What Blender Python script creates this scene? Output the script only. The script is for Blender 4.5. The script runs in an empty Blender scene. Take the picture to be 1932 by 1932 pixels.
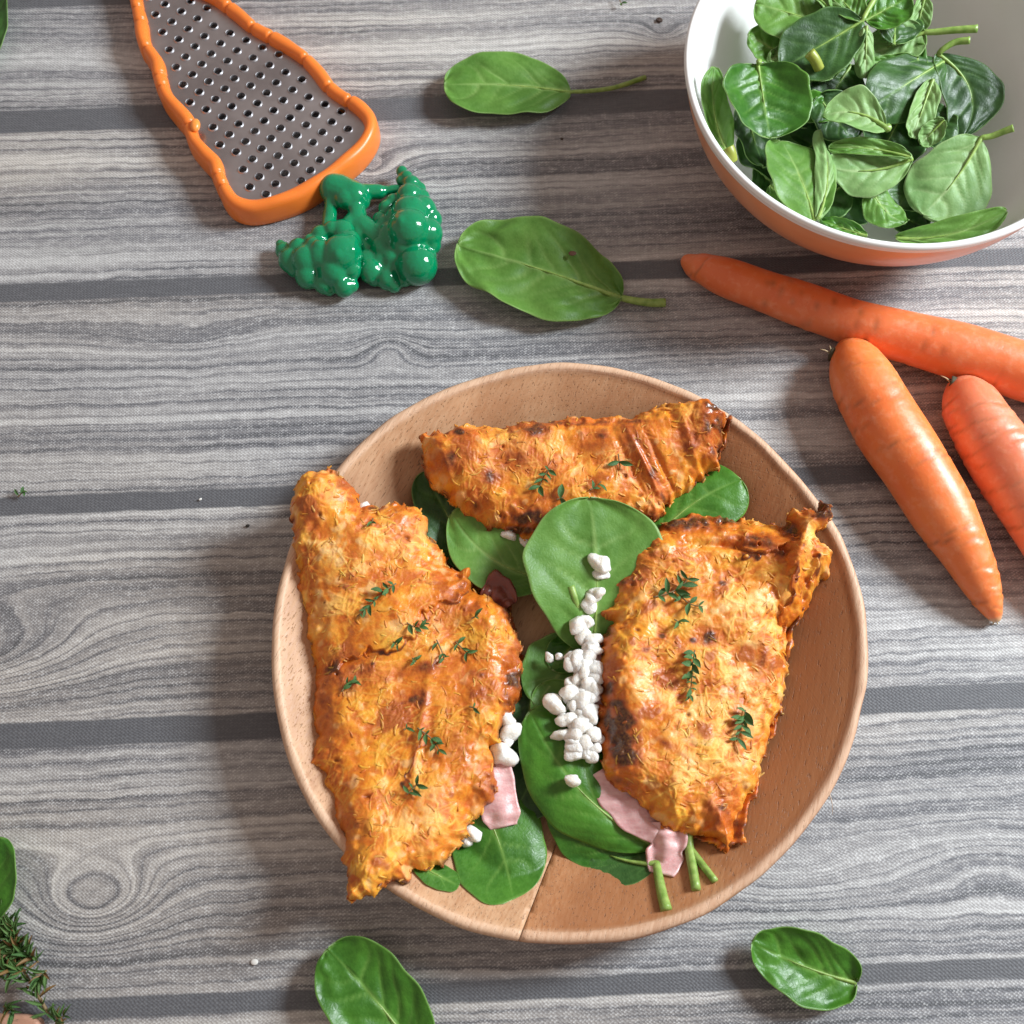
import bpy, bmesh, math, random
import numpy as np
from math import sin, cos, pi, radians, sqrt
from mathutils import Vector, Matrix

# ------------------------------------------------------------------ camera, light
S = bpy.context.scene
COL = S.collection
FPX, TILT, DIST = 2100.0, radians(19.5), 0.525      # focal length in px of a 1932 px wide frame
CAM = np.array([0, -DIST * sin(TILT), DIST * cos(TILT)])
FW = -CAM / DIST
RT = np.array([1.0, 0, 0])
UP = np.cross(RT, FW)

cd = bpy.data.cameras.new('camera')
cd.sensor_width = 36
cd.lens = 36 * FPX / 1932
cd.clip_start = 0.01
cd.clip_end = 20
cd.dof.use_dof = True
cd.dof.focus_distance = 0.515
cd.dof.aperture_fstop = 15
co = bpy.data.objects.new('camera', cd)
COL.objects.link(co)
co.location = CAM
co.rotation_euler = (TILT, 0, 0)
S.camera = co

w = bpy.data.worlds.new('World')
S.world = w
w.use_nodes = True
bg = w.node_tree.nodes['Background']
bg.inputs[0].default_value = (1.0, 0.83, 0.74, 1)
bg.inputs[1].default_value = 0.41

LAZ, LEL, LD = radians(19), radians(36), 1.55
ld = bpy.data.lights.new('window_light', 'AREA')
ld.shape = 'RECTANGLE'
ld.size, ld.size_y = 0.36, 0.46
ld.energy = 42
ld.color = (0.87, 0.955, 1.0)
lo = bpy.data.objects.new('window_light', ld)
COL.objects.link(lo)
lp = Vector((cos(LAZ) * cos(LEL), sin(LAZ) * cos(LEL), sin(LEL))) * LD
lo.location = lp
lo.rotation_euler = (-lp).to_track_quat('-Z', 'Y').to_euler()

S.view_settings.view_transform = 'Standard'
S.view_settings.look = 'None'
S.view_settings.exposure = 0.0
S.view_settings.gamma = 1.0
S.cycles.max_bounces = 8
S.cycles.transparent_max_bounces = 8


def P(u, v, z=0.0):
    """where the sight line through point (u, v) of the 1932 px photograph meets height z"""
    d = RT * (u - 966) / FPX + UP * (966 - v) / FPX + FW
    return CAM + d * ((z - CAM[2]) / d[2])


def Pv(u, v, z):
    u = np.asarray(u, float); v = np.asarray(v, float); z = np.asarray(z, float)
    d = RT[None] * ((u - 966) / FPX)[:, None] + UP[None] * ((966 - v) / FPX)[:, None] + FW[None]
    return CAM[None] + d * ((z - CAM[2]) / d[:, 2])[:, None]


def Q(p):
    q = np.asarray(p) - CAM
    k = q @ FW
    return 966 + FPX * (q @ RT) / k, 966 - FPX * (q @ UP) / k


# ------------------------------------------------------------------ helpers
def mesh(name, V, F, mat=None, smooth=True, attrs=None, mats=None, fmat=None):
    V = np.ascontiguousarray(V, dtype=np.float32)
    me = bpy.data.meshes.new(name)
    if isinstance(F, np.ndarray) and F.ndim == 2:
        n, k = F.shape
        me.vertices.add(len(V)); me.vertices.foreach_set('co', V.ravel())
        me.loops.add(n * k); me.loops.foreach_set('vertex_index', np.ascontiguousarray(F, dtype=np.int32).ravel())
        me.polygons.add(n)
        me.polygons.foreach_set('loop_start', np.arange(0, n * k, k, dtype=np.int32))
        me.polygons.foreach_set('loop_total', np.full(n, k, dtype=np.int32))
        me.update(calc_edges=True)
    else:
        me.from_pydata([tuple(map(float, v)) for v in V], [], [tuple(map(int, f)) for f in F])
    if smooth:
        me.polygons.foreach_set('use_smooth', np.ones(len(me.polygons), dtype=bool))
    for m in (mats or ([mat] if mat else [])):
        me.materials.append(m)
    if fmat is not None:
        me.polygons.foreach_set('material_index', np.asarray(fmat, dtype=np.int32))
    for k, a in (attrs or {}).items():
        a = np.ascontiguousarray(a, dtype=np.float32)
        if a.ndim == 2:
            at = me.color_attributes.new(k, 'FLOAT_COLOR', 'POINT')
            at.data.foreach_set('color', a.ravel())
        else:
            at = me.attributes.new(k, 'FLOAT', 'POINT')
            at.data.foreach_set('value', a)
    me.update()
    return me


def obj(name, me, parent=None, label=None, cat=None, group=None, kind=None, loc=None):
    o = bpy.data.objects.new(name, me)
    COL.objects.link(o)
    if loc is not None:
        o.location = loc
    if parent is not None:
        o.parent = parent
    for k, x in (('label', label), ('category', cat), ('group', group), ('kind', kind)):
        if x:
            o[k] = x
    return o


def empty(name, loc, label, cat, group=None):
    return obj(name, None, None, label, cat, group, None, tuple(float(x) for x in loc))


def grid_faces(n, m, wrap=False):
    i = np.arange(n - 1)[:, None]
    j = np.arange(m if wrap else m - 1)[None]
    j2 = (j + 1) % m
    return np.stack([i * m + j, i * m + j2, (i + 1) * m + j2, (i + 1) * m + j], -1).reshape(-1, 4)


def catmull(pts, n):
    pts = np.asarray(pts, float)
    k = len(pts)
    pp = np.vstack([2 * pts[0] - pts[1], pts, 2 * pts[-1] - pts[-2]])
    out = []
    for t in np.linspace(0, k - 1, n):
        i = min(int(t), k - 2)
        f = t - i
        a, b, c, d = pp[i], pp[i + 1], pp[i + 2], pp[i + 3]
        out.append(.5 * ((2 * b) + (c - a) * f + (2 * a - 5 * b + 4 * c - d) * f * f + (3 * b - a - 3 * c + d) * f ** 3))
    return np.array(out)


def tube(pts, rad, ns=10, up=(0, 0, 1), cap=True, squash=1.0):
    """rings along a path; returns vertices, faces"""
    pts = np.asarray(pts, float)
    n = len(pts)
    rad = np.broadcast_to(np.asarray(rad, float), (n,))
    T = np.gradient(pts, axis=0)
    T /= np.linalg.norm(T, axis=1)[:, None] + 1e-12
    U = np.asarray(up, float)[None] - T * (T @ np.asarray(up, float))[:, None]
    nn = np.linalg.norm(U, axis=1)
    bad = nn < 1e-3
    U[bad] = np.cross(T[bad], [1, 0, 0.2])
    U /= np.linalg.norm(U, axis=1)[:, None]
    B = np.cross(T, U)
    a = np.linspace(0, 2 * pi, ns, endpoint=False)
    V = pts[:, None] + (B[:, None] * np.cos(a)[None, :, None] + U[:, None] * (squash * np.sin(a))[None, :, None]) * rad[:, None, None]
    V = V.reshape(-1, 3)
    F = [tuple(f) for f in grid_faces(n, ns, True)[:, ::-1]]
    if cap:
        F.append(tuple(range(ns)))
        F.append(tuple(range(n * ns - 1, (n - 1) * ns - 1, -1)))
    return V, F


def join(parts):
    V, F, o = [], [], 0
    for v, f in parts:
        V.append(np.asarray(v)); F += [tuple(int(i) + o for i in g) for g in f]; o += len(v)
    return np.vstack(V), F


_ico = None


def ico():
    global _ico
    if _ico is None:
        b = bmesh.new()
        bmesh.ops.create_icosphere(b, subdivisions=3, radius=1)
        _ico = (np.array([v.co[:] for v in b.verts]), [tuple(v.index for v in f.verts) for f in b.faces])
        b.free()
    return _ico


def smooth_noise(shape, sigma, rng, n=1):
    """band limited random field, unit deviation, periodic"""
    a = rng.standard_normal(shape)
    ky = np.fft.fftfreq(shape[0])[:, None]
    kx = np.fft.rfftfreq(shape[1])[None]
    g = np.exp(-2 * pi ** 2 * sigma ** 2 * (kx ** 2 + ky ** 2))
    r = np.fft.irfft2(np.fft.rfft2(a) * g, shape)
    return (r - r.mean()) / (r.std() + 1e-9)


def sstep(a, b, x):
    t = np.clip((x - a) / (b - a), 0, 1)
    return t * t * (3 - 2 * t)


# ------------------------------------------------------------------ materials
class NT:
    def __init__(s, name):
        s.m = bpy.data.materials.new(name)
        s.m.use_nodes = True
        s.t = s.m.node_tree
        s.b = s.t.nodes['Principled BSDF']
        s.out = s.t.nodes['Material Output']

    def n(s, typ, **k):
        x = s.t.nodes.new(typ)
        for a, b in k.items():
            setattr(x, a, b)
        return x

    def link(s, a, b):
        s.t.links.new(a, b)

    def put(s, sock, v):
        if isinstance(v, bpy.types.NodeSocket):
            s.link(v, sock)
        elif v is not None:
            if isinstance(v, (tuple, list)) and sock.type == 'RGBA' and len(v) == 3:
                v = (*v, 1)
            sock.default_value = v

    def math(s, op, a, b=None, c=None, clamp=False):
        x = s.n('ShaderNodeMath', operation=op, use_clamp=clamp)
        s.put(x.inputs[0], a); s.put(x.inputs[1], b)
        if c is not None:
            s.put(x.inputs[2], c)
        return x.outputs[0]

    def mapr(s, v, a, b, c=0.0, d=1.0, smooth=False):
        x = s.n('ShaderNodeMapRange')
        if smooth:
            x.interpolation_type = 'SMOOTHSTEP'
        s.put(x.inputs[0], v)
        for i, q in enumerate((a, b, c, d)):
            s.put(x.inputs[i + 1], q)
        return x.outputs[0]

    def mix(s, f, a, b, blend='MIX'):
        x = s.n('ShaderNodeMix', data_type='RGBA', blend_type=blend)
        s.put(x.inputs[0], f); s.put(x.inputs[6], a); s.put(x.inputs[7], b)
        return x.outputs[2]

    def coord(s, which='Object'):
        return s.n('ShaderNodeTexCoord').outputs[which]

    def mapping(s, v, scale=(1, 1, 1), loc=(0, 0, 0), rot=(0, 0, 0)):
        x = s.n('ShaderNodeMapping')
        s.put(x.inputs[0], v); x.inputs[1].default_value = loc; x.inputs[2].default_value = rot; x.inputs[3].default_value = scale
        return x.outputs[0]

    def noise(s, v, scale, detail=3, rough=.5, dist=0.0):
        x = s.n('ShaderNodeTexNoise')
        s.put(x.inputs['Vector'], v); x.inputs['Scale'].default_value = scale
        x.inputs['Detail'].default_value = detail; x.inputs['Roughness'].default_value = rough
        x.inputs['Distortion'].default_value = dist
        return x.outputs[0]

    def vor(s, v, scale, feature='F1', out=0):
        x = s.n('ShaderNodeTexVoronoi', feature=feature)
        s.put(x.inputs['Vector'], v); x.inputs['Scale'].default_value = scale
        return x.outputs[out]

    def attr(s, name):
        return s.n('ShaderNodeAttribute', attribute_name=name)

    def sep(s, v):
        x = s.n('ShaderNodeSeparateXYZ'); s.put(x.inputs[0], v)
        return x.outputs

    def comb(s, a, b, c=0.0):
        x = s.n('ShaderNodeCombineXYZ')
        for i, q in enumerate((a, b, c)):
            s.put(x.inputs[i], q)
        return x.outputs[0]

    def bump(s, h, dist, strength=1.0):
        x = s.n('ShaderNodeBump')
        x.inputs['Strength'].default_value = strength
        x.inputs['Distance'].default_value = dist
        s.put(x.inputs['Height'], h)
        return x.outputs[0]

    def set(s, **k):
        names = {'base': 'Base Color', 'rough': 'Roughness', 'metal': 'Metallic', 'spec': 'Specular IOR Level', 'sss': 'Subsurface Weight',
                 'sssr': 'Subsurface Radius', 'ssss': 'Subsurface Scale', 'coat': 'Coat Weight', 'coatr': 'Coat Roughness', 'normal': 'Normal', 'sheen': 'Sheen Weight'}
        for a, v in k.items():
            s.put(s.b.inputs[names[a]], v)
        return s


def plain(name, col, rough=.5, **k):
    m = NT(name)
    m.set(base=col, rough=rough, **k)
    return m.m


def m_leaf(name, dark, light, vein, rough, trans, spec=.5):
    m = NT(name)
    oi = m.n('ShaderNodeObjectInfo').outputs['Random']
    c = m.coord()
    n1 = m.noise(c, 55, 3)
    n2 = m.noise(c, 420, 3, .6)
    f = m.math('ADD', m.mapr(n1, .3, .7, 0, .7), m.mapr(n2, .3, .7, -.1, .3))
    f = m.math('ADD', f, m.math('MULTIPLY', m.math('SUBTRACT', oi, .5), .45), clamp=True)
    col = m.mix(f, dark, light)
    va = m.attr('vein').outputs['Fac']
    col = m.mix(m.math('MULTIPLY', va, .8), col, vein)
    edge = m.attr('rim').outputs['Fac']
    col = m.mix(m.math('MULTIPLY', edge, .55), col, vein)
    vc = m.vor(m.mapping(c, (1, 1, .4)), 620, 'DISTANCE_TO_EDGE')
    hb = m.math('ADD', m.math('MULTIPLY', m.mapr(vc, 0, .25), .5), m.math('MULTIPLY', n2, .7))
    bp = m.bump(hb, .00012, .55)
    m.set(base=col, rough=m.mapr(n2, .3, .7, rough - .06, rough + .1), spec=spec, normal=bp)
    tr = m.n('ShaderNodeBsdfTranslucent')
    m.put(tr.inputs[0], m.mix(.5, col, tuple(min(1, 1.8 * x) for x in light)))
    mx = m.n('ShaderNodeMixShader')
    mx.inputs[0].default_value = trans
    m.link(m.b.outputs[0], mx.inputs[1]); m.link(tr.outputs[0], mx.inputs[2])
    m.link(mx.outputs[0], m.out.inputs[0])
    return m.m


MAT = {}
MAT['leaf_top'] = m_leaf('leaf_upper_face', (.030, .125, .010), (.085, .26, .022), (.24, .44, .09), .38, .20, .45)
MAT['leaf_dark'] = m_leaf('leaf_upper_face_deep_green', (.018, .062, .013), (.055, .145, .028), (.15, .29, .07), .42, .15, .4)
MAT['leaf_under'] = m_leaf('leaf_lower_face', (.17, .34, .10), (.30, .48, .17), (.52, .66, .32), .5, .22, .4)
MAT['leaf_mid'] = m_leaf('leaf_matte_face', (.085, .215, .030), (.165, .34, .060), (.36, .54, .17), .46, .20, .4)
MAT['leaf_edge'] = plain('leaf_edge', (.16, .3, .07), .5)


def m_stalk():
    m = NT('leaf_stalk')
    c = m.coord()
    n = m.noise(m.mapping(c, (1, 1, 1)), 300, 3)
    m.set(base=m.mix(m.mapr(n, .3, .7), (.16, .28, .045), (.33, .46, .12)), rough=.4, sss=.2, sssr=(.3, .6, .1), ssss=.002)
    return m.m


MAT['stalk'] = m_stalk()
MAT['stalk_yellow'] = plain('yellow_green_stalk', (.30, .34, .05), .42, sss=.2, sssr=(.5, .6, .1), ssss=.002)


# ------------------------------------------------------------------ spinach leaf
def leaf(name, base, tip, width, face='top', cup=.12, bend=0., arch=0., wave=.03, roll=0., stem=None, seed=0, a=.62, b=.5,
         label='', group='spinach leaves', nrm=None, ns=56, nt=37, stem_r=.0013, zs=None, twist=0., buckle=1.0, fold=0., veins=4, hole=None, curl=0., clamp=None):
    """one spinach leaf: blade (grid bent in space) and stalk that runs on as the midrib"""
    rng = np.random.default_rng(seed + 11)
    base = np.asarray(base, float); tip = np.asarray(tip, float)
    L = np.linalg.norm(tip - base)
    X = (tip - base) / L
    N = np.array([0, 0, 1.0]) if nrm is None else np.asarray(nrm, float)
    N = N - X * (N @ X); N /= np.linalg.norm(N)
    Y = np.cross(N, X)
    N, Y = N * cos(roll) + Y * sin(roll), Y * cos(roll) - N * sin(roll)
    s = (1 - np.cos(np.linspace(0, pi, ns))) / 2
    s = s * .8 + np.linspace(0, 1, ns) * .2
    t = np.linspace(-1, 1, nt)
    Sg, Tg = np.meshgrid(s, t, indexing='ij')
    sm = a / (a + b)
    shp = np.clip(Sg, 1e-6, 1) ** a * np.clip(1 - Sg, 0, 1) ** b / (sm ** a * (1 - sm) ** b)
    lobe = 1 + .045 * np.sin(Sg * 9 + rng.uniform(0, 6) + np.sign(Tg)) * (Sg > .05) + .02 * np.sin(Sg * 23 + rng.uniform(0, 6) * np.sign(Tg))
    W = width / 2 * shp * lobe + .0006
    # veins
    vein = np.zeros_like(Sg); bulge = np.zeros_like(Sg)
    A = np.abs(Tg)
    for side in (-1, 1):
        ss = []
        for i in range(veins):
            si = .02 + .80 * max(0., (i + .25 + .3 * side * .5 + rng.uniform(-.22, .22)) / veins) ** 1.15
            ss.append(si)
            k = (.42 - .20 * si) * (1 + rng.uniform(-.2, .2))
            vs_ = rng.uniform(.35, 1.0)
            d = Sg - (si + k * A ** 1.25 + .022 * np.sin(A * 6 + i * 2 + side))
            wd = .009 + .004 * (1 - A)
            g = np.exp(-(d / wd) ** 2) * (1 - A) ** .45 * (np.sign(Tg) == side)
            vein = np.maximum(vein, g * .68 * vs_ * sstep(1.0, .35, A))
            bulge += -vs_ * np.exp(-(d / .034) ** 2) * (1 - A) ** .5 * (np.sign(Tg) == side)
    mrw = (.0013 * (1 - Sg) + .00025)
    mid = np.exp(-((Tg * W) / mrw) ** 2) * (1 - Sg ** 4)
    vein = np.maximum(vein, mid)
    nz = smooth_noise((ns, nt), 2.2, rng) * .55 + smooth_noise((ns, nt), 5, rng)
    ctr = base[None, None] + X * (L * Sg[..., None]) + Y * (bend * L * 4 * Sg * (1 - Sg))[..., None] + N * (arch * L * 4 * Sg * (1 - Sg))[..., None]
    if curl:
        # tip rolls over
        k = np.clip((Sg - .55) / .45, 0, 1)
        ctr = ctr + N * (curl * L * k ** 2)[..., None] - X * (abs(curl) * .5 * L * k ** 2)[..., None]
    th = twist * (Sg - .3)
    Yl = Y * np.cos(th)[..., None] + N * np.sin(th)[..., None]
    Nl = N * np.cos(th)[..., None] - Y * np.sin(th)[..., None]
    # cross section bends as an arc: cup in units of half width
    ang = cup * 2.2 * A * np.sign(Tg) if cup else np.zeros_like(Tg)
    if fold:
        ang = ang + fold * np.sign(Tg) * np.clip(A * 8, 0, 1)
    lat = np.cumsum(np.cos(ang), axis=1); hei = np.cumsum(np.sin(ang), axis=1)
    c0 = nt // 2
    dt = t[1] - t[0]
    lat = (lat - lat[:, c0:c0 + 1]) * dt; hei = (hei - hei[:, c0:c0 + 1]) * dt
    z = bulge * .00052 * buckle * (.5 + .5 * shp) + nz * .00034 * buckle * (A ** .3) - mid * .0004
    z = z + wave * W * A ** 2 * np.sin(Sg * 11 + rng.uniform(0, 6) + Tg * 2)
    V = ctr + Yl * (lat * W)[..., None] + Nl * (hei * W + z)[..., None]
    if clamp is not None:
        V = clamp(V)
    F = grid_faces(ns, nt)[:, ::-1]
    if hole is not None:
        hs, ht, hr = hole
        keep = ((Sg - hs) ** 2 * (L / width * 2) ** 2 + (Tg - ht) ** 2) > hr ** 2
        kf = keep.ravel()[F].all(1)
        F = F[kf]
    rim = np.clip((A - .93) / .07, 0, 1) ** 2 + np.clip((Sg - .975) / .025, 0, 1)
    top = {'top': 'leaf_top', 'dark': 'leaf_dark', 'under': 'leaf_under', 'mid': 'leaf_mid'}[face]
    bot = 'leaf_top' if face == 'under' else 'leaf_under'
    me = mesh('leaf_blade', V.reshape(-1, 3), F, mats=[MAT[top], MAT[bot], MAT['leaf_edge']],
              attrs={'vein': vein.ravel(), 'rim': rim.ravel()})
    root = empty(name, base, label, 'spinach leaf', group)
    root_m = Matrix.Translation(-Vector(base))
    me.transform(root_m)
    bl = obj('leaf_blade', me, root)
    so = bl.modifiers.new('thickness', 'SOLIDIFY')
    so.thickness = .00038; so.offset = -1; so.material_offset = 1; so.material_offset_rim = 2
    # stalk and midrib
    rib = V[:, c0] + Nl[:, c0] * (-.0002 if face in ('top', 'dark', 'mid') else .0003)
    rib = rib[: int(ns * .62)][::3]
    rr = np.linspace(stem_r * .75, .0002, len(rib))
    if stem is not None:
        stem = [np.asarray(q, float) for q in stem]
        path = catmull(stem[::-1] + [base], 6 * (len(stem)) + 2)[:-1]
        pr = np.linspace(stem_r * 1.15, stem_r * .85, len(path))
        path = np.vstack([path, rib]); pr = np.concatenate([pr, rr])
    else:
        path, pr = rib, rr
    if clamp is not None:
        path = clamp(path, float(np.mean(pr)))
    v, f = tube(path, pr, 9, up=tuple(N))
    sme = mesh('leaf_stalk', v - base, f, MAT['stalk'])
    obj('leaf_stalk', sme, root)
    return root


# ================================================================== TABLECLOTH
TILTC = radians(2.35)
cR = np.array([cos(TILTC), sin(TILTC)]); cU = np.array([-sin(TILTC), cos(TILTC)])


def cloth_xy(x, y):
    return x * cR[0] + y * cR[1], x * cU[0] + y * cU[1]


gaps = []
for v, hw in ((198, 21), (518, 17), (918, 18), (1350, 25), (1868, 20)):
    _, a_ = cloth_xy(*P(966, v - hw)[:2]); _, b_ = cloth_xy(*P(966, v + hw)[:2])
    gaps.append((a_, b_))
gaps = [(gaps[0][0] + .17, gaps[0][1] + .17), (gaps[0][0] + .085, gaps[0][1] + .085)] + gaps + [(gaps[-1][0] - .105, gaps[-1][1] - .105)]
knots = [  # u, v, sx, sy (m), amplitude
    (-60, 1235, .050, .020, .044), (175, 1700, .024, .015, .044), (735, 655, .012, .009, -.014), (700, 320, .018, .010, .018),
    (1500, 1640, .03, .012, .012), (1250, 60, .012, .008, .012), (1850, 1620, .03, .014, -.012), (350, 640, .04, .012, .01), (300, 120, .03, .008, .008)]
n = 420
ex = np.concatenate([np.linspace(-1.2, -.42, 12)[:-1], np.linspace(-.42, .42, n), np.linspace(.42, 1.2, 12)[1:]])
X_, Y_ = np.meshgrid(ex, ex, indexing='ij')
cx_, cy_ = cloth_xy(X_, Y_)
Fg = cy_.copy()
for u, v, sx, sy, am in knots:
    kx, ky = cloth_xy(*P(u, v)[:2])
    Fg += .8 * am * np.exp(-((cx_ - kx) / sx) ** 2 - ((cy_ - ky) / sy) ** 2)
rngc = np.random.default_rng(5)
Fg += .0012 * np.sin(cx_ * 13 + 1.0 + cy_ * 8) + .0005 * np.sin(cx_ * 37 + cy_ * 30)
plank = np.zeros_like(cy_)
for i, (a_, b_) in enumerate(gaps):
    plank += (cy_ < (a_ + b_) / 2) * 1.0
rip = .00035 * np.sin(X_ * 9 + Y_ * 3) * np.sin(Y_ * 13 - X_ * 4)
V = np.stack([X_, Y_, rip - .00035], -1).reshape(-1, 3)


def m_cloth():
    m = NT('woven_cloth_with_printed_boards')
    c = m.coord()
    rot = m.mapping(c, rot=(0, 0, -TILTC))
    sx, sy, _ = m.sep(rot)
    g = m.attr('grain').outputs['Fac']
    g = m.math('ADD', g, m.mapr(m.noise(rot, 55, 3, .6), .2, .8, -.0013, .0013))
    pk = m.attr('plank').outputs['Fac']
    wob = m.noise(m.comb(sx, pk), 11, 3)
    # edges of dark gaps wander
    yw = m.math('ADD', sy, m.mapr(m.noise(m.comb(sx, sy), 38, 4, .6), 0, 1, -.0013, .0013))
    gapf = 0.0
    for a_, b_ in gaps:
        cc = (a_ + b_) / 2; hw = abs(a_ - b_) / 2
        d = m.math('ABSOLUTE', m.math('SUBTRACT', yw, cc))
        f = m.mapr(d, hw - .0007, hw + .0007, 1, 0, True)
        gapf = m.math('MAXIMUM', gapf, f)
    px = m.math('ADD', sx, m.math('MULTIPLY', pk, 3.7))
    # growth rings, three scales, stretched along the boards
    n0 = m.noise(m.comb(m.math('MULTIPLY', px, 2.2), m.math('MULTIPLY', g, 60)), 1, 3, .5, .1)
    n1 = m.noise(m.comb(m.math('MULTIPLY', px, 3.0), m.math('MULTIPLY', g, 210)), 1, 3, .55, .1)
    n2 = m.noise(m.comb(m.math('MULTIPLY', px, 7.0), m.math('MULTIPLY', g, 700)), 1, 3, .6, .1)
    n3 = m.noise(m.comb(m.math('MULTIPLY', px, 60.0), m.math('MULTIPLY', g, 1500)), 1, 2, .6)
    wv = m.n('ShaderNodeTexWave', wave_type='BANDS', bands_direction='Y', wave_profile='SIN')
    m.put(wv.inputs['Vector'], m.comb(m.math('MULTIPLY', px, .12), m.math('ADD', g, m.mapr(n0, 0, 1, -.006, .006)))); wv.inputs['Scale'].default_value = 62
    wv.inputs['Distortion'].default_value = 1.5; wv.inputs['Detail'].default_value = 2; wv.inputs['Detail Scale'].default_value = .35
    ring = m.math('POWER', wv.outputs[1], 5.0)
    lines = m.mapr(n1, .38, .62, 0, 1, True)
    fine = m.mapr(n2, .38, .62, 0, 1, True)
    big = m.mapr(n0, .32, .68, 0, 1, True)
    patch = m.mapr(m.noise(m.comb(m.math('MULTIPLY', px, 9.0), m.math('MULTIPLY', sy, 30)), 1, 3), .35, .65, 0, 1, True)
    tone = m.math('MULTIPLY', big, .44)
    tone = m.math('ADD', tone, m.math('MULTIPLY', lines, .30))
    tone = m.math('ADD', tone, m.math('MULTIPLY', fine, m.mapr(patch, 0, 1, .18, .06)))
    tone = m.math('ADD', tone, m.math('MULTIPLY', m.math('SUBTRACT', n3, .5), .35))
    tone = m.math('ADD', tone, m.math('MULTIPLY', patch, .13))
    tone = m.math('SUBTRACT', tone, m.math('MULTIPLY', m.math('MULTIPLY', ring, m.mapr(patch, 0, 1, .65, .25)), .62))
    mot = m.noise(m.comb(m.math('MULTIPLY', sx, 130), m.math('MULTIPLY', sy, 330)), 1, 4, .65)
    tone = m.math('ADD', tone, m.math('MULTIPLY', m.math('SUBTRACT', mot, .5), .55))
    tone = m.math('ADD', tone, .12)
    tone = m.math('MULTIPLY', tone, 1.0, clamp=True)
    rp = m.n('ShaderNodeValToRGB')
    m.put(rp.inputs[0], tone)
    cr = rp.color_ramp
    cr.elements[0].position = 0.0; cr.elements[0].color = (.10, .102, .112, 1)
    cr.elements[1].position = 1.0; cr.elements[1].color = (.53, .525, .520, 1)
    e = cr.elements.new(.28); e.color = (.165, .165, .180, 1)
    e = cr.elements.new(.58); e.color = (.310, .303, .308, 1)
    col = rp.outputs[0]
    warm = m.noise(m.comb(m.math('MULTIPLY', px, 3.0), m.math('MULTIPLY', sy, 9)), 1, 2)
    col = m.mix(m.mapr(warm, .4, .65, 0, .55), col, (1.12, 1.0, .86), 'MULTIPLY')
    gcol = m.mix(m.mapr(n3, .3, .7), (.095, .096, .106), (.128, .130, .142))
    col = m.mix(gapf, col, gcol)
    # weave
    WX, WY = .00190, .00148
    jx = m.math('ADD', m.math('DIVIDE', sx, WX), m.mapr(m.noise(m.mapping(rot, (1, 1, 1)), 70, 3), 0, 1, -1.3, 1.3))
    jy = m.math('ADD', m.math('DIVIDE', sy, WY), m.mapr(m.noise(m.mapping(rot, (1, 1, 1), (3, 1, 0)), 65, 3), 0, 1, -1.3, 1.3))
    sxw = m.math('SINE', m.math('MULTIPLY', jx, 2 * pi)); syw = m.math('SINE', m.math('MULTIPLY', jy, 2 * pi))
    over = m.math('MULTIPLY', sxw, syw)
    thx = m.math('ABSOLUTE', m.math('SINE', m.math('MULTIPLY', jx, pi)))
    thy = m.math('ABSOLUTE', m.math('SINE', m.math('MULTIPLY', jy, pi)))
    wn = m.noise(m.comb(m.math('MULTIPLY', sx, 330), m.math('MULTIPLY', sy, 420)), 1, 2)
    wv_h = m.math('ADD', m.math('MULTIPLY', over, .45), m.math('ADD', m.math('MULTIPLY', thx, .3), m.math('MULTIPLY', thy, .35)))
    spk = m.mapr(m.math('ADD', wv_h, m.math('MULTIPLY', m.math('SUBTRACT', wn, .5), 1.7)), .50, .95, 0, 1, True)
    dkp = m.mapr(m.math('ADD', wv_h, m.math('MULTIPLY', m.math('SUBTRACT', wn, .5), .8)), .0, -.42, 0, 1, True)
    spk = m.math('MULTIPLY', m.math('MULTIPLY', spk, m.mapr(mot, .3, .6, .4, 1.1)), m.mapr(gapf, 0, 1, .66, .10))
    col = m.mix(spk, col, m.mix(.45, col, (.95, .95, .95)))
    col = m.mix(m.math('MULTIPLY', dkp, m.mapr(mot, .35, .65, .08, .38)), col, (.06, .06, .065))
    hgt = m.math('ADD', wv_h, m.math('MULTIPLY', wn, .5))
    m.set(base=col, rough=.62, spec=.45, normal=m.bump(hgt, .00030, .55), sheen=.0)
    return m.m


me = mesh('tablecloth', V, grid_faces(*X_.shape), m_cloth(), attrs={'grain': Fg.ravel(), 'plank': plank.ravel()})
me.flip_normals()
obj('tablecloth', me, None, 'grey woven cloth printed with weathered wooden boards and dark gaps', 'tablecloth', None, 'structure')

# ================================================================== WOODEN PLATE
PC = np.array([.0237, -.0630]); PR = .1278
FLOOR = .0062


def plate_z(r):
    """inner surface height of the plate at radius r (m)"""
    x = np.clip(np.asarray(r) / PR, 0, 1)
    t = np.clip((x - .64) / .34, 0, 1)
    return FLOOR + .0215 * (.35 * t ** 1.5 + .65 * sstep(0, 1.1, t))


def radial_wobble(th):
    return 1 + .007 * np.sin(2 * th + .6) + .006 * np.sin(3 * th + 2.0) + .004 * np.sin(5 * th + 1.0) + .002 * np.sin(9 * th)


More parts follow.
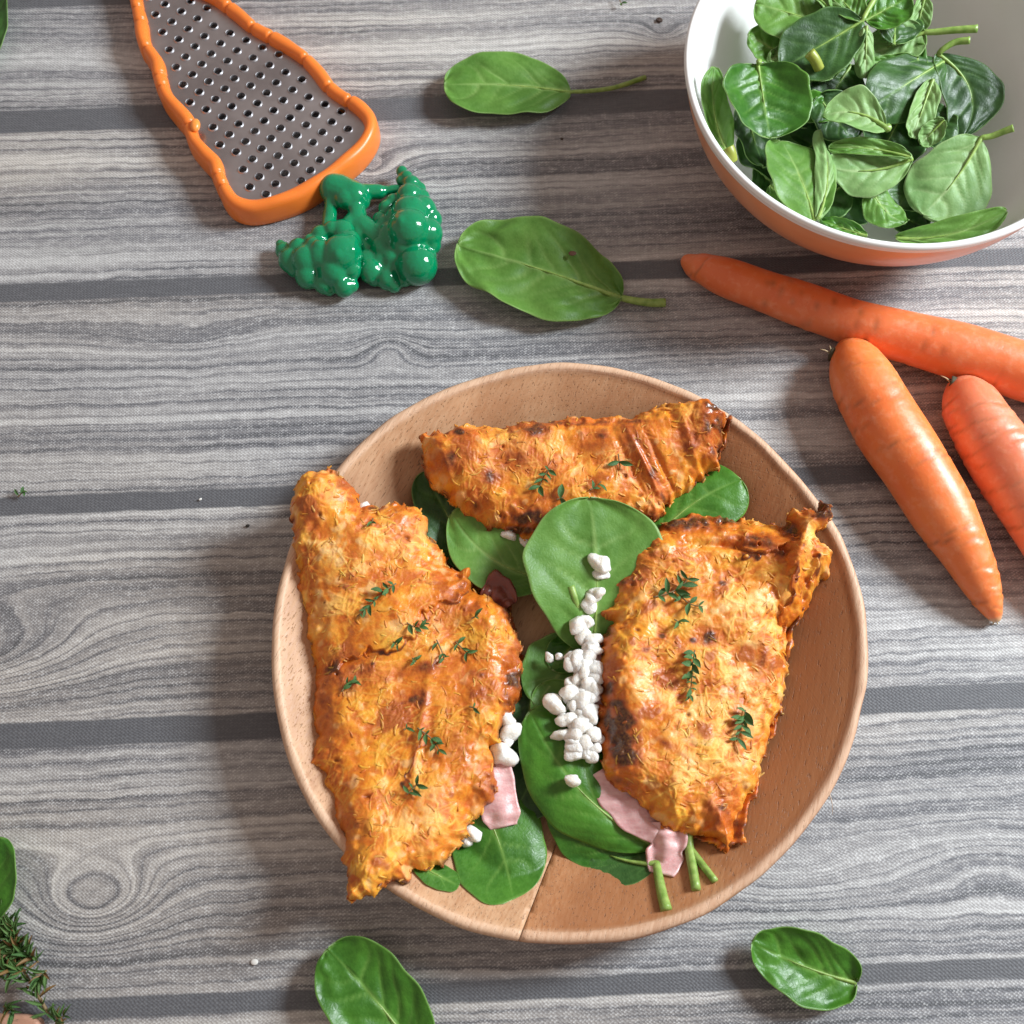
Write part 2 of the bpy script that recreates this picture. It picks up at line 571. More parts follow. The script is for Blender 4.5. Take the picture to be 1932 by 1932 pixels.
rng = np.random.default_rng(3)
prof = []   # r fraction, z
for x in np.linspace(.0, .962, 46):
    prof.append((x, float(plate_z(x * PR))))
zr = prof[-1][1]
prof += [(.966, zr + .0010), (.972, zr + .0015), (.982, zr + .0017), (.991, zr + .0012), (.998, zr - .0002), (1.0, zr - .0022), (.985, zr - .006), (.955, .0145), (.90, .0095), (.82, .0050), (.72, .0020), (.66, .0006), (.63, .0002), (.3, .0002), (.0, .0002)]
prof = np.array(prof)
na = 220
th = np.linspace(0, 2 * pi, na, endpoint=False)
R_ = prof[:, 0][:, None] * PR * radial_wobble(th)[None]
rimn = smooth_noise((len(prof), na), 1.5, rng) * .00018 * (prof[:, 0] > .5)[:, None]
Vp = np.stack([PC[0] + (R_ + rimn) * np.cos(th), PC[1] + (R_ + rimn) * np.sin(th), prof[:, 1][:, None] + rimn * .6 + 0 * R_], -1)
Vp[0, :, :2] = PC; Vp[-1, :, :2] = PC
SA = P(1372, 790, .024)[:2]; SB = P(985, 1757, .024)[:2]      # the glue line
sd = (SB - SA) / np.linalg.norm(SB - SA)
sn = np.array([-sd[1], sd[0]])


def m_wood(name, c1, c2, c3, ang):
    m = NT(name)
    c = m.coord()
    r = m.mapping(c, rot=(0, 0, -ang))
    x, y, z = m.sep(r)
    v = m.comb(m.math('MULTIPLY', x, 9), m.math('MULTIPLY', y, 95), m.math('MULTIPLY', z, 60))
    n1 = m.noise(v, 1, 4, .55, .5)
    v2 = m.comb(m.math('MULTIPLY', x, 90), m.math('MULTIPLY', y, 900), m.math('MULTIPLY', z, 500))
    n2 = m.noise(v2, 1, 3, .6)
    v3 = m.comb(m.math('MULTIPLY', x, 210), m.math('MULTIPLY', y, 1500), m.math('MULTIPLY', z, 1500))
    pores = m.mapr(m.noise(v3, 1, 2, .5), .60, .72, 0, 1, True)
    big = m.noise(c, 14, 3)
    col = m.mix(m.mapr(n1, .3, .7), c1, c2)
    col = m.mix(m.mapr(n2, .35, .75, 0, .45), col, c3)
    col = m.mix(m.mapr(big, .42, .62, 0, .8), col, m.mix(.35, c1, (.3, .11, .04)))
    col = m.mix(m.math('MULTIPLY', pores, .55), col, tuple(x * .35 for x in c1))
    # turning marks run in rings around the middle
    hx, hy, _ = m.sep(c)
    rr = m.math('SQRT', m.math('ADD', m.math('POWER', m.math('SUBTRACT', hx, float(PC[0])), 2), m.math('POWER', m.math('SUBTRACT', hy, float(PC[1])), 2)))
    tm = m.noise(m.comb(m.math('MULTIPLY', rr, 1400), m.math('MULTIPLY', hx, 8), m.math('MULTIPLY', hy, 8)), 1, 2)
    rimm = m.mapr(z, .0255, .0275, 0, .75, True)
    col = m.mix(m.math('MULTIPLY', rimm, m.mapr(n2, .3, .7, .5, 1)), col, (.78, .54, .38))
    h = m.math('ADD', m.math('MULTIPLY', n2, .7), m.math('MULTIPLY', tm, .4))
    h = m.math('SUBTRACT', h, pores)
    m.set(base=col, rough=m.mapr(n2, .3, .7, .42, .6), spec=.4, normal=m.bump(h, .00025, .6))
    return m.m


wl = m_wood('pale_pink_wood', (.41, .20, .095), (.58, .325, .175), (.73, .49, .30), radians(62))
wr = m_wood('red_brown_wood', (.31, .12, .045), (.48, .205, .085), (.60, .33, .17), radians(74))
proot = empty('wooden_plate', (PC[0], PC[1], 0), 'round shallow wooden plate holding three folded carrot pancakes', 'plate')
bmf = bmesh.new()
fme = mesh('tmp', Vp.reshape(-1, 3), grid_faces(len(prof), na, True)[:, ::-1])
for side, nm, mt in ((1, 'wood_half', wl), (-1, 'wood_half', wr)):
    b = bmesh.new(); b.from_mesh(fme)
    bmesh.ops.remove_doubles(b, verts=b.verts, dist=1e-6)
    nrm = Vector((sn[0], sn[1], 0)) * side
    # which side is the left of the seam
    off = .00012
    ori = Vector((SA[0], SA[1], 0)) - nrm * 0 + nrm * off
    bmesh.ops.bisect_plane(b, geom=b.verts[:] + b.edges[:] + b.faces[:], dist=1e-7, plane_co=ori, plane_no=nrm, clear_inner=True)
    es = [e for e in b.edges if e.is_boundary]
    try:
        bmesh.ops.holes_fill(b, edges=es)
    except Exception:
        pass
    for v in b.verts:      # dip at the joint
        d = abs((v.co - ori).dot(nrm))
        if d < .0004 and v.co.z > .004:
            v.co.z -= .0003
    me = bpy.data.meshes.new('wood_half'); b.to_mesh(me); b.free()
    cen = np.mean([v.co[:2] for v in me.vertices], axis=0)
    left = cen[0] < PC[0]
    me.materials.append(wl if left else wr)
    me.polygons.foreach_set('use_smooth', [len(p.vertices) < 8 for p in me.polygons])
    me.transform(Matrix.Translation((-PC[0], -PC[1], 0)))
    # texture coordinates stay in the plate frame
    o = obj('wood_half', me, proot, 'paler pinkish left half' if left else 'redder brown right half')
bpy.data.meshes.remove(fme)
# splinter on the rim, and a dark notch in the glue line
a0 = P(1562, 1490, .0235); a1 = P(1571, 1538, .012)
v, f = tube(catmull([a0, (a0 + a1) / 2 + [.0004, 0, .001], a1], 8), np.linspace(.0003, .00012, 8), 6)
obj('splinter', mesh('splinter', v - np.array([PC[0], PC[1], 0]), f, plain('splinter_wood', (.75, .6, .48), .6)), proot)
v0, f0 = ico()
vv = v0 * np.array([.0012, .0026, .0006])
a0 = P(988, 1752, .0245)
obj('dark_notch', mesh('dark_notch', vv + a0 - np.array([PC[0], PC[1], 0]), f0, plain('dark_wood_filler', (.03, .022, .018), .7)), proot)


# ================================================================== FOLDED CARROT PANCAKES
def m_pancake():
    m = NT('baked_carrot_and_cheese')
    c = m.coord()
    ca = m.attr('Col').outputs['Color']
    gl = m.attr('gloss').outputs['Fac']
    n1 = m.noise(c, 900, 4, .6)
    n2 = m.noise(c, 260, 3, .6)
    col = m.mix(m.mapr(n1, .4, .7, 0, .3), ca, m.mix(.5, ca, (.9, .42, .06)))
    col = m.mix(m.mapr(n2, .5, .75, 0, .4), col, m.mix(.6, col, (.36, .07, .008)))
    r = m.mapr(gl, 0, 1, .62, .26)
    bp = m.bump(m.math('ADD', n1, m.math('MULTIPLY', n2, 1.2)), .00022, .7)
    m.set(base=col, rough=r, spec=.5, sss=.22, sssr=(1.0, .45, .12), ssss=.003, normal=bp)
    return m.m


MAT['pancake'] = m_pancake()
PX = .00025     # a photograph pixel (1932 wide) on the table, in metres
TOPS = {}


def poly_sdf(px, py, poly):
    """signed distance, positive inside"""
    n_ = len(poly)
    d = np.full(px.shape, 1e9); ins = np.zeros(px.shape, bool)
    for i in range(n_):
        x0, y0 = poly[i]; x1, y1 = poly[(i + 1) % n_]
        ex_, ey_ = x1 - x0, y1 - y0
        t = np.clip(((px - x0) * ex_ + (py - y0) * ey_) / (ex_ * ex_ + ey_ * ey_ + 1e-18), 0, 1)
        d = np.minimum(d, (px - x0 - t * ex_) ** 2 + (py - y0 - t * ey_) ** 2)
        if abs(ey_) > 1e-15:
            c_ = ((y0 > py) != (y1 > py)) & (px < ex_ * (py - y0) / ey_ + x0)
            ins ^= c_
    return np.where(ins, 1, -1) * np.sqrt(d)


PAL = {'yellow': np.array([.88, .47, .050]), 'orange': np.array([.77, .255, .014]), 'deep': np.array([.52, .095, .010]),
       'brown': np.array([.27, .052, .012]), 'burn': np.array([.060, .016, .011]), 'pale': np.array([.90, .60, .27]), 'straw': np.array([.86, .52, .12])}


def pancake(key, outline, seed, hd, dw, browns, pales, mixbias, ridges=(), lower=None, label='', strand_dir=None, steps=()):
    """top flap built as a height field inside a traced outline; OUTLINE rows: u, v, height of the edge"""
    rng = np.random.default_rng(seed)
    ol = np.array(outline, float)
    E3 = Pv(ol[:, 0], ol[:, 1], ol[:, 2])
    # resample the outline and rough it up
    pts = []
    m_ = len(E3)
    for i in range(m_):
        a, b = E3[i], E3[(i + 1) % m_]
        k = max(1, int(np.linalg.norm(b - a) / (7 * PX)))
        for j in range(k):
            pts.append(a + (b - a) * j / k)
    pts = np.array(pts)
    pol = pts[:, :2]
    g = 1.55 * PX
    lo_, hi_ = pol.min(0) - 12 * PX, pol.max(0) + 12 * PX
    gx = np.arange(lo_[0], hi_[0], g); gy = np.arange(lo_[1], hi_[1], g)
    GX, GY = np.meshgrid(gx, gy, indexing='ij')
    sh = GX.shape
    sdf = poly_sdf(GX, GY, pol)
    rag = smooth_noise(sh, 3.2, rng) * 2.4 * PX + smooth_noise(sh, 1.8, rng) * .8 * PX + smooth_noise(sh, 8, rng) * 1.4 * PX
    sdf = sdf + rag
    d = sdf / PX    # in photograph pixels
    # base height by inverse distance to the outline's heights
    num = np.zeros(sh); den = np.zeros(sh)
    for q in pts[::2]:
        w_ = 1 / (((GX - q[0]) ** 2 + (GY - q[1]) ** 2) + (8 * PX) ** 2) ** 1.5
        num += w_ * q[2]; den += w_
    zb = num / den
    q_ = np.clip(d / dw, 0, 1)
    dome = hd * (1 - (1 - q_) ** 2.0)
    edge = .0034 * np.sqrt(np.clip(1 - (1 - np.clip(d / 11, 0, 1)) ** 2, 0, 1))
    # relief
    sg = PX / g
    big = smooth_noise(sh, 26 * sg, rng); mid = smooth_noise(sh, 9 * sg, rng); sml = smooth_noise(sh, 3.6 * sg, rng); tiny = smooth_noise(sh, 1.5 * sg, rng)
    H = big * .0010 + mid * .00015 + sml * .00009 + tiny * .00004
    # shreds of carrot
    st = np.zeros(sh); st_c = np.zeros(sh)
    nst = int((sdf > 0).sum() * .027)
    ii, jj = np.where(sdf > -2 * PX)
    pick = rng.integers(0, len(ii), nst)
    flow = smooth_noise(sh, 40 * sg, rng) * 1.1
    for k in pick:
        ci, cj = ii[k], jj[k]
        base_dir = flow[ci, cj] * 1.2 if strand_dir is None else strand_dir + flow[ci, cj] * .45
        an = base_dir + rng.normal(0, .75)
        ln = rng.uniform(5, 22) * sg * (1.2 if rng.random() < .2 else 1); wd = rng.uniform(1.05, 1.9) * sg
        am = rng.uniform(.35, 1.0)
        rr_ = int(ln + 4)
        i0, i1, j0, j1 = max(0, ci - rr_), min(sh[0], ci + rr_ + 1), max(0, cj - rr_), min(sh[1], cj + rr_ + 1)
        li, lj = np.ogrid[i0 - ci:i1 - ci, j0 - cj:j1 - cj]
        u_ = li * cos(an) + lj * sin(an); v_ = -li * sin(an) + lj * cos(an)
        v_ = v_ - rng.uniform(-.03, .03) * u_ ** 2
        du = np.clip(np.abs(u_) - ln, 0, None)
        val = am * np.exp(-((v_ / wd) ** 2 + (du / wd) ** 2))
        blk = st[i0:i1, j0:j1]
        better = val > blk
        st_c[i0:i1, j0:j1][better] = (rng.uniform(0, 1) if True else 0)
        np.maximum(blk, val, out=blk)
    smoothmask = sstep(-.5, .7, smooth_noise(sh, 14 * sg, rng))     # melted, sleek zones hide the shreds
    H += st * .00042 * (1 - .72 * smoothmask)
    # pits
    pits = np.zeros(sh)
    for _ in range(9):
        k = rng.integers(0, len(ii)); ci, cj = gx[ii[k]], gy[jj[k]]
        r_ = rng.uniform(1.6, 4.0) * PX
        e_ = np.exp(-(((GX - ci) / (r_ * rng.uniform(.8, 1.7))) ** 2 + ((GY - cj) / r_) ** 2))
        pits = np.maximum(pits, e_)
    H -= pits * .0013
    z = zb + dome + edge + H * (.35 + .65 * np.clip(d / 14, 0, 1))
    bm_ = np.zeros(sh); stepdark = np.zeros(sh)
    U_, V_ = Q3(GX, GY, z)

    def blob(bu, bv, ru, rv, s_, rot_=0.):
        du, dv = U_ - bu, V_ - bv
        c_, s2 = cos(rot_), sin(rot_)
        return s_ * np.exp(-(((du * c_ + dv * s2) / ru) ** 2 + ((-du * s2 + dv * c_) / rv) ** 2))
    for r_ in ridges:   # u, v, ru, rv, height m, rotation
        z = z + blob(*r_)
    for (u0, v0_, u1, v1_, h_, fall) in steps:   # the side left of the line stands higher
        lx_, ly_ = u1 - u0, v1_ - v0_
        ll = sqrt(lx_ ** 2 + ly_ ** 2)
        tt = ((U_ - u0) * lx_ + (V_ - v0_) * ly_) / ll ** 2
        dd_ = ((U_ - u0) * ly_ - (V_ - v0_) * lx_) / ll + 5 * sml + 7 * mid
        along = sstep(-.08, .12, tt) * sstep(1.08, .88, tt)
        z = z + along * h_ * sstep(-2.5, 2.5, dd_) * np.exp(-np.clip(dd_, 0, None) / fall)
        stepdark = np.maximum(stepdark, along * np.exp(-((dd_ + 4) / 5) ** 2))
    for b_ in browns:
        bm_ = np.maximum(bm_, blob(*b_))
    pm_ = np.zeros(sh)
    for b_ in pales:
        pm_ = np.maximum(pm_, blob(*b_))
    # food colour, deeper in the hollows of the relief and along step feet
    def L(a, b, t):
        return a + (b - a) * np.clip(t, 0, 1)[..., None]
    t1 = .47 + .32 * mid + .20 * sml + mixbias
    C = L(PAL['deep'], PAL['orange'], t1 + .25)
    C = L(C, PAL['yellow'], (t1 - .45) * .9)
    C = L(C, PAL['yellow'] * .95, st * (.35 + .55 * st_c) * (1 - .5 * smoothmask))
    C = L(C, PAL['straw'], st * (st_c > .80) * .6 * (1 - .4 * smoothmask))
    C = L(C, PAL['orange'] * np.array([1, .75, .8]), st * (st_c < .34) * .8)
    C = L(C, PAL['orange'] * np.array([.95, .85, .8]), smoothmask * .32)
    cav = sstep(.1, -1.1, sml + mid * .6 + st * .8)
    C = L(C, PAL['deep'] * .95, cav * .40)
    C = L(C, PAL['pale'], sstep(1.0, 2.2, smooth_noise(sh, 5 * sg, rng) + .4 * sml) * .5)
    C = L(C, PAL['pale'], pm_ * sstep(-.9, 1.0, sml + mid) * .9)
    br = sstep(.8, 2.2, smooth_noise(sh, 13 * sg, rng) + .35 * sml) * .62
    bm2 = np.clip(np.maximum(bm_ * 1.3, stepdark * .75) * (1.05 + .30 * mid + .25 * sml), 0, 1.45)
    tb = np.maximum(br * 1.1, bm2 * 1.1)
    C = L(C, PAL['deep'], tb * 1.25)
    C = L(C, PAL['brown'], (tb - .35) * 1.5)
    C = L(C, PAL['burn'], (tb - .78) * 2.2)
    C = L(C, PAL['brown'] * .8, pits * .9)
    en = smooth_noise(sh, 7 * sg, rng)
    eb = np.clip(1 - d / 8, 0, 1) * sstep(-.2, 1.1, en)
    C = L(C, PAL['brown'], eb * .9)
    C = L(C, PAL['burn'], np.clip(1 - d / 4.5, 0, 1) * sstep(.7, 1.6, en))
    gloss = np.clip(.12 + .5 * smoothmask + .35 * tb - .25 * st + .25 * smooth_noise(sh, 6 * sg, rng), 0, 1)
    # mesh: keep inside cells, pull the border onto the outline
    keep = sdf > -.55 * g
    gxx, gyy = np.gradient(sdf, g)
    gm = np.sqrt(gxx ** 2 + gyy ** 2) + 1e-6
    near = np.abs(sdf) < .85 * g
    DX = np.where(near, -gxx / gm * sdf / np.maximum(gm, .6), 0); DY = np.where(near, -gyy / gm * sdf / np.maximum(gm, .6), 0)
    lim = .9 * g
    DX = np.clip(DX, -lim, lim); DY = np.clip(DY, -lim, lim)
    idx = -np.ones(sh, int)
    q4 = keep[:-1, :-1] & keep[1:, :-1] & keep[1:, 1:] & keep[:-1, 1:]
    used = np.zeros(sh, bool)
    used[:-1, :-1] |= q4; used[1:, :-1] |= q4; used[1:, 1:] |= q4; used[:-1, 1:] |= q4
    nv = used.sum()
    idx[used] = np.arange(nv)
    thick = .0008 + .0040 * np.sqrt(np.clip(d / 16, 0, 1))
    VT = np.stack([(GX + DX)[used], (GY + DY)[used], z[used]], -1)
    VB = VT.copy(); VB[:, 2] = (z - H * .8 - thick)[used]
    fi, fj = np.where(q4)
    FT = np.stack([idx[fi, fj], idx[fi + 1, fj], idx[fi + 1, fj + 1], idx[fi, fj + 1]], -1)
    FB = FT[:, ::-1] + nv
    # side strips where a cell edge has one face only
    ed = np.concatenate([FT[:, [0, 1]], FT[:, [1, 2]], FT[:, [2, 3]], FT[:, [3, 0]]])
    key_ = np.sort(ed, 1); kk = key_[:, 0] * (nv + 1) + key_[:, 1]
    _, inv, cnt = np.unique(kk, return_inverse=True, return_counts=True)
    be = ed[cnt[inv] == 1]
    FS = np.stack([be[:, 1], be[:, 0], be[:, 0] + nv, be[:, 1] + nv], -1)
    CC = np.ones((nv * 2, 4)); CC[:nv, :3] = C[used]; CC[nv:, :3] = C[used] * np.array([.8, .6, .5])
    GG = np.concatenate([gloss[used], gloss[used] * .5])
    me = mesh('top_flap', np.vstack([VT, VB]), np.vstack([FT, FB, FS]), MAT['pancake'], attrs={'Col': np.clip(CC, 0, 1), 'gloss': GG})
    ctr = np.array([pol[:, 0].mean(), pol[:, 1].mean(), FLOOR])
    me.transform(Matrix.Translation(-Vector(ctr)))
    root = empty('folded_carrot_pancake', ctr, label, 'carrot pancake', 'folded carrot pancakes on the plate')
    obj('top_flap', me, root)
    TOPS[key] = (gx, gy, z, sdf)
    # loose shreds of carrot standing out of the surface and the torn edge
    SV, SF, SC, off_ = [], [], [], 0
    inside = np.stack(np.where(sdf > 5 * PX), -1)
    rimc = np.stack(np.where((sdf > -.5 * PX) & (sdf < 4.5 * PX)), -1)
    cols = [PAL['yellow'], PAL['straw'], PAL['orange'], PAL['deep'], PAL['brown'], PAL['yellow'] * .9]

    def zat(p):
        i_ = np.clip(np.round((p[:, 0] - gx[0]) / g).astype(int), 0, sh[0] - 1); j_ = np.clip(np.round((p[:, 1] - gy[0]) / g).astype(int), 0, sh[1] - 1)
        return z[i_, j_], i_, j_
    n_e = int(len(rimc) / 16); n_s = int(len(inside) / 190)
    for k in range(n_e + n_s):
        edge_ = k < n_e
        src = rimc if edge_ else inside
        ci, cj = src[rng.integers(0, len(src))]
        if not edge_ and smoothmask[ci, cj] > .75 and rng.random() < .7:
            continue
        p0 = np.array([gx[ci], gy[cj]])
        if edge_:
            out_ = -np.array([gxx[ci, cj], gyy[ci, cj]]); out_ /= np.linalg.norm(out_) + 1e-9
            tan_ = np.array([-out_[1], out_[0]]) * rng.choice([-1, 1])
            dr = out_ * rng.uniform(-.1, .75) + tan_; ln_s = rng.uniform(6, 17) * PX
        else:
            a_ = rng.uniform(0, 2 * pi); dr = np.array([cos(a_), sin(a_)]); ln_s = rng.uniform(7, 22) * PX
        dr /= np.linalg.norm(dr)
        tt_ = np.linspace(-.5, .5, 7)
        side_ = np.array([-dr[1], dr[0]]) * rng.uniform(-.16, .16) * ln_s
        q2 = p0[None] + dr[None] * (tt_ * ln_s)[:, None] + side_[None] * (tt_[:, None] ** 2 * 4 - .4)
        z2, i_, j_ = zat(q2)
        if edge_:
            z2 = np.full(7, z[ci, cj]) - rng.uniform(.0, .0026) + np.linspace(0, rng.uniform(-.0006, .0012), 7)
        else:
            z2 = (z2 + z2.mean()) / 2 - .00005
        rs = rng.uniform(1.5, 2.5) * PX * np.sin(np.linspace(.35, pi - .35, 7)) ** .6
        v_, f_ = tube(np.column_stack([q2, z2]), rs, 6, squash=.6)
        SV.append(v_); SF += [tuple(x + off_ for x in ff) for ff in f_]; off_ += len(v_)
        cb_ = C[ci, cj]; cc = .6 * cb_ + .4 * cols[rng.integers(0, 6)] * rng.uniform(.75, 1.1)
        if edge_ and rng.random() < .22:
            cc = PAL['brown'] * rng.uniform(.4, 1.1)
        SC.append(np.tile(np.append(cc, 1), (len(v_), 1)))
    SV = np.vstack(SV); SC = np.clip(np.vstack(SC), 0, 1)
    me = mesh('carrot_shreds', SV - ctr, SF, MAT['pancake'], attrs={'Col': SC, 'gloss': np.full(len(SV), .45)})
    obj('carrot_shreds', me, root, kind='stuff')
    # lower flap: coarser sheet on the plate below the filling
    if lower is not None:
        lo3 = np.array([P(*q) for q in lower])
        lx, ly = lo3[:, :2].min(0), lo3[:, :2].max(0)
        gg = 3.0 * PX
        ax = np.arange(lx[0] - 4 * gg, ly[0] + 4 * gg, gg); ay = np.arange(lx[1] - 4 * gg, ly[1] + 4 * gg, gg)
        AX, AY = np.meshgrid(ax, ay, indexing='ij')
        s2 = poly_sdf(AX, AY, lo3[:, :2]) + smooth_noise(AX.shape, 2, rng) * 2.5 * PX
        rr_ = np.hypot(AX - PC[0], AY - PC[1])
        nzz = smooth_noise(AX.shape, 3, rng); n5 = smooth_noise(AX.shape, 1.1, rng)
        zl = plate_z(rr_) + .0012 + .0022 * np.clip(1 - s2 / (12 * PX), 0, 1) * (1 + .5 * nzz) + .0003 * n5 + .0007 * np.abs(nzz)
        zl = zl + .0022 * np.clip(s2 / (4 * PX), 0, 1) ** .5
        k2 = s2 > -.3 * gg
        q4 = k2[:-1, :-1] & k2[1:, :-1] & k2[1:, 1:] & k2[:-1, 1:]
        us = np.zeros(AX.shape, bool)
        us[:-1, :-1] |= q4; us[1:, :-1] |= q4; us[1:, 1:] |= q4; us[:-1, 1:] |= q4
        ix = -np.ones(AX.shape, int); ix[us] = np.arange(us.sum()); n2_ = us.sum()
        fi, fj = np.where(q4)
        FT = np.stack([ix[fi, fj], ix[fi + 1, fj], ix[fi + 1, fj + 1], ix[fi, fj + 1]], -1)
        VT = np.stack([AX[us], AY[us], zl[us]], -1); VB = VT.copy(); VB[:, 2] -= .0020
        ed = np.concatenate([FT[:, [0, 1]], FT[:, [1, 2]], FT[:, [2, 3]], FT[:, [3, 0]]])
        key_ = np.sort(ed, 1); kk = key_[:, 0] * (n2_ + 1) + key_[:, 1]
        _, inv, cnt = np.unique(kk, return_inverse=True, return_counts=True)
        be = ed[cnt[inv] == 1]
        FS = np.stack([be[:, 1], be[:, 0], be[:, 0] + n2_, be[:, 1] + n2_], -1)
        CL = L(PAL['deep'], PAL['brown'], .5 + .5 * nzz)
        CL = L(CL, PAL['burn'], np.clip(.7 * n5 + .35 * (1 - s2 / (9 * PX)), 0, .8))
        CL = L(CL, PAL['orange'], np.clip(-.6 * n5 - .2, 0, .8))
        CC = np.ones((n2_ * 2, 4)); CC[:n2_, :3] = CL[us]; CC[n2_:, :3] = CL[us]
        me = mesh('lower_flap', np.vstack([VT, VB]), np.vstack([FT, FT[:, ::-1] + n2_, FS]), MAT['pancake'],
                  attrs={'Col': np.clip(CC, 0, 1), 'gloss': np.full(n2_ * 2, .6)})
        me.transform(Matrix.Translation(-Vector(ctr)))
        obj('lower_flap', me, root)
    return root


def Q3(x, y, z):
    qx, qy, qz = x - CAM[0], y - CAM[1], z - CAM[2]
    k = qx * FW[0] + qy * FW[1] + qz * FW[2]
    return 966 + FPX * (qx * RT[0] + qy * RT[1] + qz * RT[2]) / k, 966 - FPX * (qx * UP[0] + qy * UP[1] + qz * UP[2]) / k


def on_top(key, u, v):
    """point of the pancake's surface seen at (u, v)"""
    gx, gy, z, sdf = TOPS[key]
    zz = .025
    for _ in range(12):
        p = P(u, v, zz)
        i = int(np.clip(round((p[0] - gx[0]) / (gx[1] - gx[0])), 0, len(gx) - 1)); j = int(np.clip(round((p[1] - gy[0]) / (gy[1] - gy[0])), 0, len(gy) - 1))
        zz = .5 * zz + .5 * z[i, j]
    return P(u, v, zz)


RIM = .0325
left_ol = [(564, 899, RIM + .002), (594, 892, RIM + .002), (622, 887, RIM + .002), (650, 905, RIM), (677, 935, .029), (685, 957, .027), (718, 961, .024), (751, 950, .022), (775, 957, .021), (796, 967, .020),
           (813, 982, .019), (813, 1010, .018), (822, 1030, .017), (840, 1050, .016), (843, 1071, .016), (868, 1085, .016), (889, 1071, .017), (893, 1118, .017), (925, 1132, .016), (957, 1152, .016), (971, 1186, .016), (977, 1222, .016),
           (986, 1264, .016), (983, 1300, .017), (970, 1338, .018), (944, 1354, .019), (938, 1384, .019), (955, 1407, .018), (928, 1414, .018), (932, 1445, .018), (937, 1468, .018), (934, 1504, .018), (912, 1530, .018), (890, 1561, .018),
           (862, 1600, .019), (836, 1636, .021), (808, 1640, .022), (782, 1637, .024), (773, 1662, .026), (736, 1665, .029), (721, 1677, .031), (697, 1691, .032), (656, 1699, RIM), (658, 1665, .031), (650, 1640, .029), (647, 1605, .027), (650, 1574, .024),
           (628, 1548, .021), (624, 1508, .018), (601, 1488, .017), (612, 1467, .016), (585, 1450, .016), (586, 1418, .016), (597, 1390, .016), (591, 1341, .016), (594, 1300, .016), (593, 1256, .016), (583, 1214, .017), (578, 1167, .018),
           (566, 1104, .021), (554, 1045, .025), (558, 1008, .028), (553, 990, .030), (552, 946, RIM)]
pancake('left', left_ol, 21, .0090, 60,
        browns=[(655, 1270, 62, 34, .62), (800, 1262, 120, 16, .45, -.2), (968, 1290, 26, 60, .80), (778, 1318, 34, 26, .72), (870, 1108, 45, 50, .35), (612, 1330, 30, 95, .36), (925, 1478, 30, 50, .55), (905, 1290, 60, 50, .40),
                (845, 1140, 40, 45, .38), (700, 905, 40, 12, .6), (640, 1560, 40, 50, .3), (760, 1668, 30, 8, 1.0), (860, 1420, 40, 50, .35), (960, 1150, 18, 30, .6), (670, 1545, 30, 30, .3), (700, 960, 24, 8, .6)],
        pales=[(640, 1035, 40, 25, .8), (620, 890, 30, 14, .5), (690, 1085, 30, 30, .6), (770, 1010, 60, 40, .45), (615, 1130, 40, 50, .45), (785, 1535, 50, 40, .6), (760, 1190, 60, 20, .25), (610, 1020, 30, 22, .5), (830, 1590, 50, 30, .35)],
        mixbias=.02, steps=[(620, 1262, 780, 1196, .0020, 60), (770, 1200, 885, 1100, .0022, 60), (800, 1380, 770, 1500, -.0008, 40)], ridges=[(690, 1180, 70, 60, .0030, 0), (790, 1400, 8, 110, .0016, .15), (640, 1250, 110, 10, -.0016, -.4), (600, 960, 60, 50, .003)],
        lower=[(700, 1130, .012), (880, 1085, .012), (925, 1085, .012), (950, 1090, .012), (968, 1118, .012), (965, 1160, .012), (985, 1240, .012), (985, 1300, .012), (950, 1400, .012), (935, 1480, .012), (870, 1590, .012), (800, 1620, .014), (720, 1560, .014), (640, 1400, .012), (640, 1250, .012)],
        label='largest carrot pancake folded over at the left of the plate, its ends over the rim', strand_dir=.9)

right_ol = [(1179, 1047, .018), (1220, 1014, .018), (1260, 987, .018), (1305, 977, .017), (1355, 981, .016), (1393, 986, .016), (1440, 992, .017), (1468, 1002, .020), (1484, 993, .026), (1494, 958, .032), (1506, 972, .031), (1516, 965, .033),
            (1543, 962, RIM + .002), (1545, 946, RIM + .003), (1564, 958, RIM + .003), (1562, 990, RIM), (1545, 1010, .030), (1562, 1037, .028), (1568, 1062, .026), (1553, 1088, .023), (1528, 1116, .019), (1519, 1146, .017), (1510, 1169, .015), (1485, 1190, .014), (1484, 1225, .013),
            (1484, 1261, .013), (1483, 1315, .013), (1466, 1356, .013), (1452, 1400, .013), (1437, 1440, .013), (1433, 1476, .014), (1408, 1509, .014), (1391, 1535, .015), (1382, 1582, .016), (1379, 1629, .017), (1368, 1644, .017), (1357, 1618, .016), (1346, 1583, .016), (1299, 1575, .017),
            (1244, 1563, .018), (1217, 1522, .018), (1178, 1494, .018), (1143, 1473, .018), (1134, 1429, .018), (1124, 1385, .018), (1132, 1335, .018), (1131, 1294, .018), (1132, 1234, .018), (1134, 1200, .018), (1156, 1178, .018), (1126, 1167, .017), (1129, 1150, .017), (1151, 1145, .018),
            (1146, 1102, .018), (1166, 1071, .018)]
